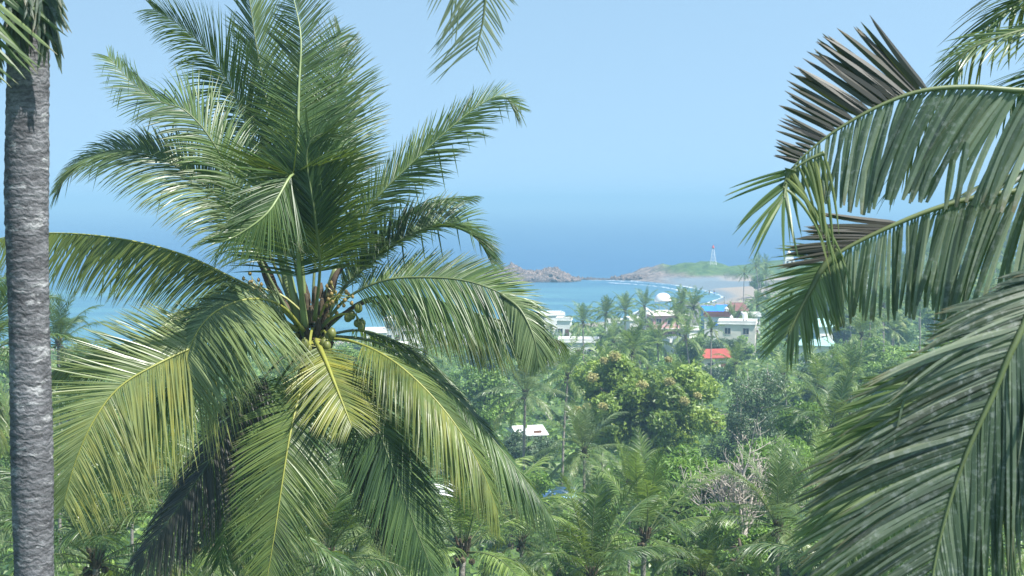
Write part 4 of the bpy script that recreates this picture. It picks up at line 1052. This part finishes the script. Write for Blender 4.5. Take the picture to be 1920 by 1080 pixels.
h_, tp, _ = house(1344, 592, 300, 5.2, 5.5, 2, 'white_wall', 'flat', 'white house with a blue window left of the block house', -8, n=2, roofmat='brown_tile')
MB().box(.6, -2.86, tp[2] - h_.location[2] - 1.4, 2.0, .12, 1.0).build('tarpaulin', M['blue_tarp'], h_)
house(1338, 574, 345, 5.2, 4, 1, 'blue_wall', 'gable', 'shed roofed with bright blue tarpaulin beside the beach', 10, roofmat='blue_tarp', rh=1.2, name='shed', cat='shed', n=2)
house(1358, 572, 352, 3.4, 4, 1, 'blue_wall', 'gable', 'small blue shed between the blue tarpaulin shed and the maroon roof', 5, roofmat='blue_tarp', rh=1.0, name='shed', cat='shed', n=2)
house(1382, 568, 345, 4.6, 5, 1, 'brown_tile', 'hip', 'shed with maroon brown roof right of the blue sheds', 0, roofmat='brown_tile', rh=1.8, name='shed', cat='shed', n=2)
tank(at(1362, 588, 318), .5, 1.2, 'cloth_white', 'white water tank in front of the blue sheds', 0)
house(1293, 618, 258, 1.7, 3, 2, 'white_wall', 'flat', 'narrow white hut among the palms below the pink house', 20, n=1, roofmat='white_wall', door=False)
house(1085, 640, 275, 7.5, 5, 1, 'white_wall', 'flat', 'long white house low behind the tall shore palm', -4, n=3, roofmat='white_wall')
house(1036, 590, 338, 4.8, 5, 2, 'white_wall', 'flat', 'white shore house at the frond tip of the main palm', 8, n=2, roofmat='white_wall')
house(1058, 600, 330, 3.2, 4, 1, 'white_wall', 'flat', 'small white shore house right beside the frond tip', -6, n=2, roofmat='white_wall')
house(1337, 655, 243, 4.8, 4, 1, 'cream_wall', 'gable', 'hut with a red roof in the middle of the grove', 12, roofmat='red_tile', rh=1.3, name='hut', cat='hut', n=2)
house(1530, 625, 262, 5.8, 5, 2, 'white_wall', 'hip', 'house with pale teal roofs under the drooping right frond', -14, roofmat='teal_roof', rh=2.1, n=2)
house(1541, 598, 262, 3.0, 3, 2, 'white_wall', 'hip', 'small teal roofed house behind the larger teal roofed one', 10, roofmat='teal_roof', rh=1.4, n=1, door=False)
house(988, 799, 165, 2.8, 4.5, 1, 'white_wall', 'gable', 'white roofed house right of the main palm fronds', 14, roofmat='white_roof', rh=.7, n=2)
house(812, 908, 122, 3.2, 4, 1, 'cream_wall', 'gable', 'hut with a grey white roof seen under the main palm', -10, roofmat='white_roof', rh=.7, name='hut', cat='hut', n=2)
house(1047, 915, 125, 2.0, 3.5, 1, 'red_tile', 'gable', 'hut with a pale blue roof above a red wall', 4, roofmat='blue_wall', rh=.6, name='hut', cat='hut', n=1, door=False)
for i, (px, py, D, W) in enumerate([(752, 600, 318, 6), (790, 618, 300, 8), (850, 612, 310, 6), (905, 622, 300, 5), (700, 622, 300, 5), (760, 650, 262, 6)]):
    house(px, py, D, W, 6, 2, 'white_wall', 'flat', ['white house behind the hanging leaflets right of the main trunk', 'broad white house seen through the dark right frond', 'white house behind the middle of the dark right frond',
          'white house at the drooping end of the dark right frond', 'white house close to the coconut bunches', 'lower white house below the dark right frond'][i], (i * 17) % 23 - 10, n=3, roofmat='white_wall')
house(1610, 520, 400, 4.2, 5, 2, 'white_wall', 'flat', 'white house in the palm hill at the right', 0, n=2, roofmat='white_wall')
house(1546, 516, 420, 3.0, 4, 1, 'cream_wall', 'gable', 'small house with an orange awning on the palm hill', 0, n=1, roofmat='yellow_paint', rh=.8, door=False)
for i, (px, py, D, W, lb_) in enumerate([(1122, 640, 282, 3.2, 'white house wall glimpsed between the tall palm and the second shore palm'), (1152, 604, 322, 4.0, 'white house behind the third shore palm'),
        (1190, 600, 318, 3.6, 'small white house left of the pink house and right of the third shore palm'), (1408, 592, 312, 3.6, 'white house right of the maroon roofed shed'), (1262, 640, 262, 2.2, 'small white hut directly below the pink house')]):
    house(px, py, D, W, 4.5, 1 + i % 2, 'white_wall', 'flat', lb_, (i * 13) % 29 - 14, n=2, roofmat='white_wall')
bush_at(1398, 985, 62, 1.5, 'green bush hiding the foot of the leafless tree', 'tree_leaf_light', 12, size=.1, n=6000)
MB_ = MB().box(0, 0, .8, 6.5, .2, 1.9)
w_ = ground_at(1058, 686); wo_ = MB_.build('garden_wall', M['white_wall']); wo_.location = w_; placed.append((w_[0], w_[1], 3))
tag(wo_, 'low white garden wall below the long white house', 'wall')

# street pole, beacon mast, white shrine, two bathers
g = ground_at(1358, 590)
pl = thing('utility_pole', tuple(g), 'thin dark utility pole standing by the beach', 'pole')
MB().tube([(0, 0, -.5), (0, 0, 5.2)], [.12, .08], 8).build('pole_shaft', M['grey_conc'], pl)
MB().box(0, 0, 4.9, 1.2, .1, .1).build('crossarm', M['grey_conc'], pl)
bz_ = at(1337, 492, 632); bg_ = np.array([bz_[0], bz_[1], hz(bz_[0], bz_[1]) - .3])
bm_ = thing('beacon_mast', tuple(bg_), 'lattice mast with a red top on the headland rocks', 'mast')
Hb = at(1337, 459, 632)[2] - bg_[2]
lm = MB()
for sx_, sy_ in ((-1, -1), (-1, 1), (1, -1), (1, 1)): lm.tube([(sx_ * 1.5, sy_ * 1.5, 0), (sx_ * .3, sy_ * .3, Hb * .85)], .055, 4)
for k in range(6):
    z0, z1 = Hb * .85 * k / 6, Hb * .85 * (k + 1) / 6
    r0, r1 = 1.5 - 1.2 * k / 6, 1.5 - 1.2 * (k + 1) / 6
    for (a0, a1), (b0, b1) in (((-1, -1), (1, -1)), ((1, -1), (1, 1)), ((1, 1), (-1, 1)), ((-1, 1), (-1, -1))):
        lm.tube([(a0 * r0, a1 * r0, z0), (b0 * r1, b1 * r1, z1)], .03, 3); lm.tube([(a0 * r1, a1 * r1, z1), (b0 * r1, b1 * r1, z1)], .03, 3)
lm.build('lattice', M['cloth_white'], bm_)
MB().tube([(0, 0, Hb * .82), (0, 0, Hb * .87), (0, 0, Hb * .87), (0, 0, Hb)], [.35, .7, .6, .1], 10).build('beacon_head', M['red_paint'], bm_)
sp_ = at(1479, 494, 640); sg_ = np.array([sp_[0], sp_[1], hz(sp_[0], sp_[1]) - .3])
sh = thing('white_shrine', tuple(sg_), 'small white tiered shrine on the headland skyline', 'shrine')
Hs_ = at(1479, 470, 640)[2] - sg_[2]
for i, (w, z0, z1) in enumerate([(4.4, 0, .5), (3.6, .5, .68), (2.4, .68, .84)]):
    MB().box(0, 0, (z0 + z1) / 2 * Hs_, w, w, (z1 - z0) * Hs_).build('tier', M['white_wall'], sh)
MB().tube([(0, 0, Hs_ * .84), (0, 0, Hs_ * .9), (0, 0, Hs_ * .95), (0, 0, Hs_)], [.8, 1.0, .5, .08], 12).build('dome', M['white_wall'], sh, smooth=True)
for sx_ in (-1, 1):
    MB().box(sx_ * 1.0, -2.24, Hs_ * .25, .8, .1, 1.6).build('doorway', M['glass'], sh)
skin = plain('bare_brown_skin', (.2, .11, .07), .6, .1, 3)
def person(px, py, label, trunkcol, arm):
    g = on_plane(px, py, 0)
    J = {'pel': (0, 0, .92), 'ch': (0, 0, 1.3), 'nk': (0, 0, 1.47), 'hd': (0, -.02, 1.62), 'ht': (0, -.02, 1.72),
         'ls': (-.19, 0, 1.4), 'le': (-.27, .03, 1.12), 'lh': (-.3 - arm, -.1, .9 + arm), 'rs': (.19, 0, 1.4), 're': (.28, .02, 1.12), 'rh': (.26, -.12, .9),
         'lp': (-.1, 0, .86), 'lk': (-.13, -.03, .47), 'lf': (-.15, .02, .0), 'lt': (-.16, -.14, -.03), 'rp': (.1, 0, .86), 'rk': (.14, -.06, .47), 'rf': (.17, .05, .0), 'rt': (.18, -.12, -.03)}
    ks = list(J); E = [('pel', 'ch'), ('ch', 'nk'), ('nk', 'hd'), ('hd', 'ht'), ('ch', 'ls'), ('ls', 'le'), ('le', 'lh'), ('ch', 'rs'), ('rs', 're'), ('re', 'rh'), ('pel', 'lp'), ('lp', 'lk'), ('lk', 'lf'), ('lf', 'lt'), ('pel', 'rp'), ('rp', 'rk'), ('rk', 'rf'), ('rf', 'rt')]
    rad = dict(pel=.14, ch=.15, nk=.055, hd=.1, ht=.07, ls=.06, le=.045, lh=.035, rs=.06, re=.045, rh=.035, lp=.09, lk=.06, lf=.04, lt=.035, rp=.09, rk=.06, rf=.04, rt=.035)
    me = bpy.data.meshes.new('person'); me.from_pydata([J[k] for k in ks], [(ks.index(a), ks.index(b)) for a, b in E], [])
    me.materials.append(skin)
    o = bpy.data.objects.new('person', me); col.objects.link(o); o.location = g
    m = o.modifiers.new('skin', 'SKIN'); o.modifiers.new('sub', 'SUBSURF').levels = 1; o.modifiers['sub'].render_levels = 1
    if not me.skin_vertices: me.attributes.new('skin', 'SKIN', 'POINT') if False else None
    for i, k in enumerate(ks):
        if me.skin_vertices: me.skin_vertices[0].data[i].radius = (rad[k], rad[k])
    tag(o, label, 'person')
    MB().tube([(0, 0, .98), (0, 0, .85), (0, 0, .62)], [.17, .2, .22], 12).build('shorts', trunkcol, o)
    MB().blob((0, 0, 1.67), .115, 1, 2, .05, sq=(.9, 1, .9)).build('hair', M['black_tank'], o)
    return o
person(1330, 553, 'bather in dark shorts standing in the shallow surf, nearer the sea', M['black_tank'], .0)
person(1339, 553, 'bather in blue shorts standing in the shallow surf, nearer the beach', M['blue_tarp'], .15)

# ------------------------------------------------------------ the grove: palms and trees over the land down to the shore
TF = [tree_parts(400 + i, *a) for i, a in enumerate([
    (9, 3.6, 6, 16, 4200, .3, 'tree_leaf', .38), (7.5, 3.2, 5, 14, 3800, .28, 'tree_leaf_dark', .38), (8, 3.0, 6, 14, 4200, .24, 'tree_leaf_light', .36), (6, 3.8, 4, 16, 4000, .28, 'tree_leaf', .34)])]
landmarks = [('flowering tree', 1205, 760), ('dark grey green tree', 1400, 770), ('leafless tree', 1395, 900), ('red roofed hut', 1337, 670), ('teal roofed house', 1530, 640), ('pink house', 1250, 590),
             ('white block house', 1383, 620), ('long white house', 1080, 650), ('white roofed house', 978, 805), ('blue and red hut', 1047, 930), ('main palm heart', 600, 620), ('grey foreground trunk', 60, 760),
             ('round dense tree', 1645, 680), ('house on the palm hill', 1610, 525), ('big green palm', 1212, 960), ('upright leaved palm', 1540, 860), ('large lower right frond', 1760, 900), ('middle right frond', 1780, 560), ('broad lower left frond', 250, 860), ('dark right frond', 820, 660), ('lower right frond of the main palm', 850, 850)]
rng = random.Random(21)
todo = []
for k in range(6000):
    # more or less even cover on the ground inside the view, a little outside it too
    d = math.sqrt(rng.uniform(52 ** 2, 520 ** 2)); u = rng.uniform(-.38, .38); x = u * d
    if rng.random() > .22 + (d > 150) * .3: pass
    sd1 = float(sdist([[x, d]])[0])
    if sd1 < (14 if d < 500 else 60) or (d > 520): continue
    g = hz(x, d)
    px, py, DD = pix((x, d, g))
    isp = rng.random() < .66
    Ht = rng.uniform(8, 13.5) if isp else rng.uniform(5.0, 8.5)
    if d < 150: Ht = min(Ht, 11)
    tx, ty, _ = pix((x, d, g + Ht))
    # keep the view over the bay and to the houses open
    if x / d * F + 960 > 860 and ty - (60 if isp else 10) * 260 / d * .5 < 606 and x / d * F + 960 < 1440 and d < 420: continue
    if -500 < tx < 880 and ty < 655: continue
    if 1440 < tx < 1520 and ty < 560 : continue
    if 870 < tx < 1560 and d < 60: continue
    r = 3.1 if isp else 3.6
    if d < 110 and 880 < tx < 1560:
        if ty - (4.6 if isp else 0) / d * F * .8 < 810: continue
    bad = False
    for (X_, Y_, r_) in placed:
        if (X_ - x) ** 2 + (Y_ - d) ** 2 < (r * .75 + r_ * .8) ** 2 * (.62 if d > 150 else .8): bad = True; break
    if bad: continue
    # do not stand right in front of a house or a special tree
    for (hx, hy, hw, hd_) in ((1337, 672, 28, 243), (1293, 628, 10, 240), (1383, 615, 34, 282), (978, 805, 28, 165), (1047, 925, 14, 125), (1530, 640, 34, 262), (1215, 765, 110, 125), (1400, 770, 60, 132), (1085, 650, 36, 275),
                              (1645, 680, 50, 185), (1250, 590, 30, 315), (812, 912, 30, 122), (1395, 900, 70, 70)):
        if d < hd_ and abs(tx - hx) < hw + 2.6 / d * F * .55 and ty - (2.2 / d * F if isp else 0) < hy + 4 and not (isp and rng.random() < .04): bad = True; break
    if bad: continue
    placed.append((x, d, r)); todo.append((x, d, g, Ht, isp, tx, ty))
    if len(todo) >= 290: break
cnt = {}
info = []
for (x, d, g, Ht, isp, tx, ty) in todo:
    j = min(range(len(landmarks)), key=lambda i: (landmarks[i][1] - tx) ** 2 + (landmarks[i][2] - ty) ** 2)
    dist = math.hypot(landmarks[j][1] - tx, landmarks[j][2] - ty)
    ddx, ddy = tx - landmarks[j][1], ty - landmarks[j][2]
    side = ('right of' if ddx > 0 else 'left of') if abs(ddx) > abs(ddy) else ('below' if ddy > 0 else 'above')
    info.append((dist, j, side))
order = sorted(range(len(todo)), key=lambda i: info[i][0])
ORD = ['', 'second ', 'third ', 'fourth ', 'fifth ', 'sixth ', 'seventh ', 'eighth ', 'ninth ', 'tenth ', 'eleventh ', 'twelfth ', 'thirteenth ', 'fourteenth ', 'fifteenth ', 'sixteenth ', 'seventeenth ', 'eighteenth ', 'nineteenth ', 'twentieth '] + [t + u + ' ' for t in ('twenty-', 'thirty-', 'forty-', 'fifty-') for u in 'first second third fourth fifth sixth seventh eighth ninth'.split()]
for i in order:
    x, d, g, Ht, isp, tx, ty = todo[i]
    dist, j, side = info[i]
    key = (j, side, isp); n = cnt.get(key, 0); cnt[key] = n + 1
    if isp:
        near = d < 115
        k = rng.randrange(4) if near else rng.randrange(6)
        palm_at(tx, ty, pix((x, d, g + Ht))[2], k, near, 'coconut palm, the %snearest one %s the %s' % (ORD[n], side, landmarks[j][0]), 'palms of the coconut grove', rz=rng.uniform(0, 6.28), sc=rng.uniform(.85, 1.1))
    else:
        k = rng.randrange(4)
        s_ = Ht / [9, 7.5, 8, 6][k]
        place_parts(TF[k], (x, d, g), rng.uniform(0, 6.28), s_, 'leafy_tree', 'leafy tree, the %snearest one %s the %s' % (ORD[n], side, landmarks[j][0]), 'tree', 'leafy trees of the grove')
print('grove', len(todo), sum(1 for t in todo if t[4]))

# undergrowth: bushes and weeds covering the ground between the trunks
rs = np.random.RandomState(9)
n = 260000
d = np.sqrt(rs.uniform(30 ** 2, 500 ** 2, n)); x = rs.uniform(-.45, .45, n) * d
keep = rs.rand(n) < np.clip(110 / d, .18, 1); d = d[keep]; x = x[keep]
sdv = sdist(np.stack([x, d], 1)); k = (sdv > 17) & (d < 540); x, d = x[k], d[k]
hh = height(x, d)
bushy = np.clip(fbm(x, d, .35, 41) + .35, 0, 1.3)
z = hh + (.1 + 2.6 * bushy) * rs.rand(len(x)) ** .6
mb = MB(); leaf_cloud(mb, np.stack([x, d, z], 1), np.tile([0, 0, 1.0], (len(x), 1)), .55, rs, np.clip(.35 + .4 * fbm(x, d, .2, 43), 0, 1), .08, 1.6)
tag(mb.build('undergrowth', M['tree_leaf']), kind='stuff')
k2 = (np.array([1]))

# ------------------------------------------------------------ haze: a box of even sea air round everything
nt = NT('sea_haze')
pv = nt.new('ShaderNodeVolumePrincipled')
pv.inputs['Color'].default_value = (.36, .62, .81, 1)
pv.inputs['Density'].default_value = .00068
pv.inputs['Anisotropy'].default_value = 0.0
nt.link(pv.outputs[0], nt.out.inputs['Volume'])
o = MB().box(0, 6500, 24, 28200, 15200, 60).build('haze', nt.m)
o.display_type = 'BOUNDS'
tag(o, kind='stuff')
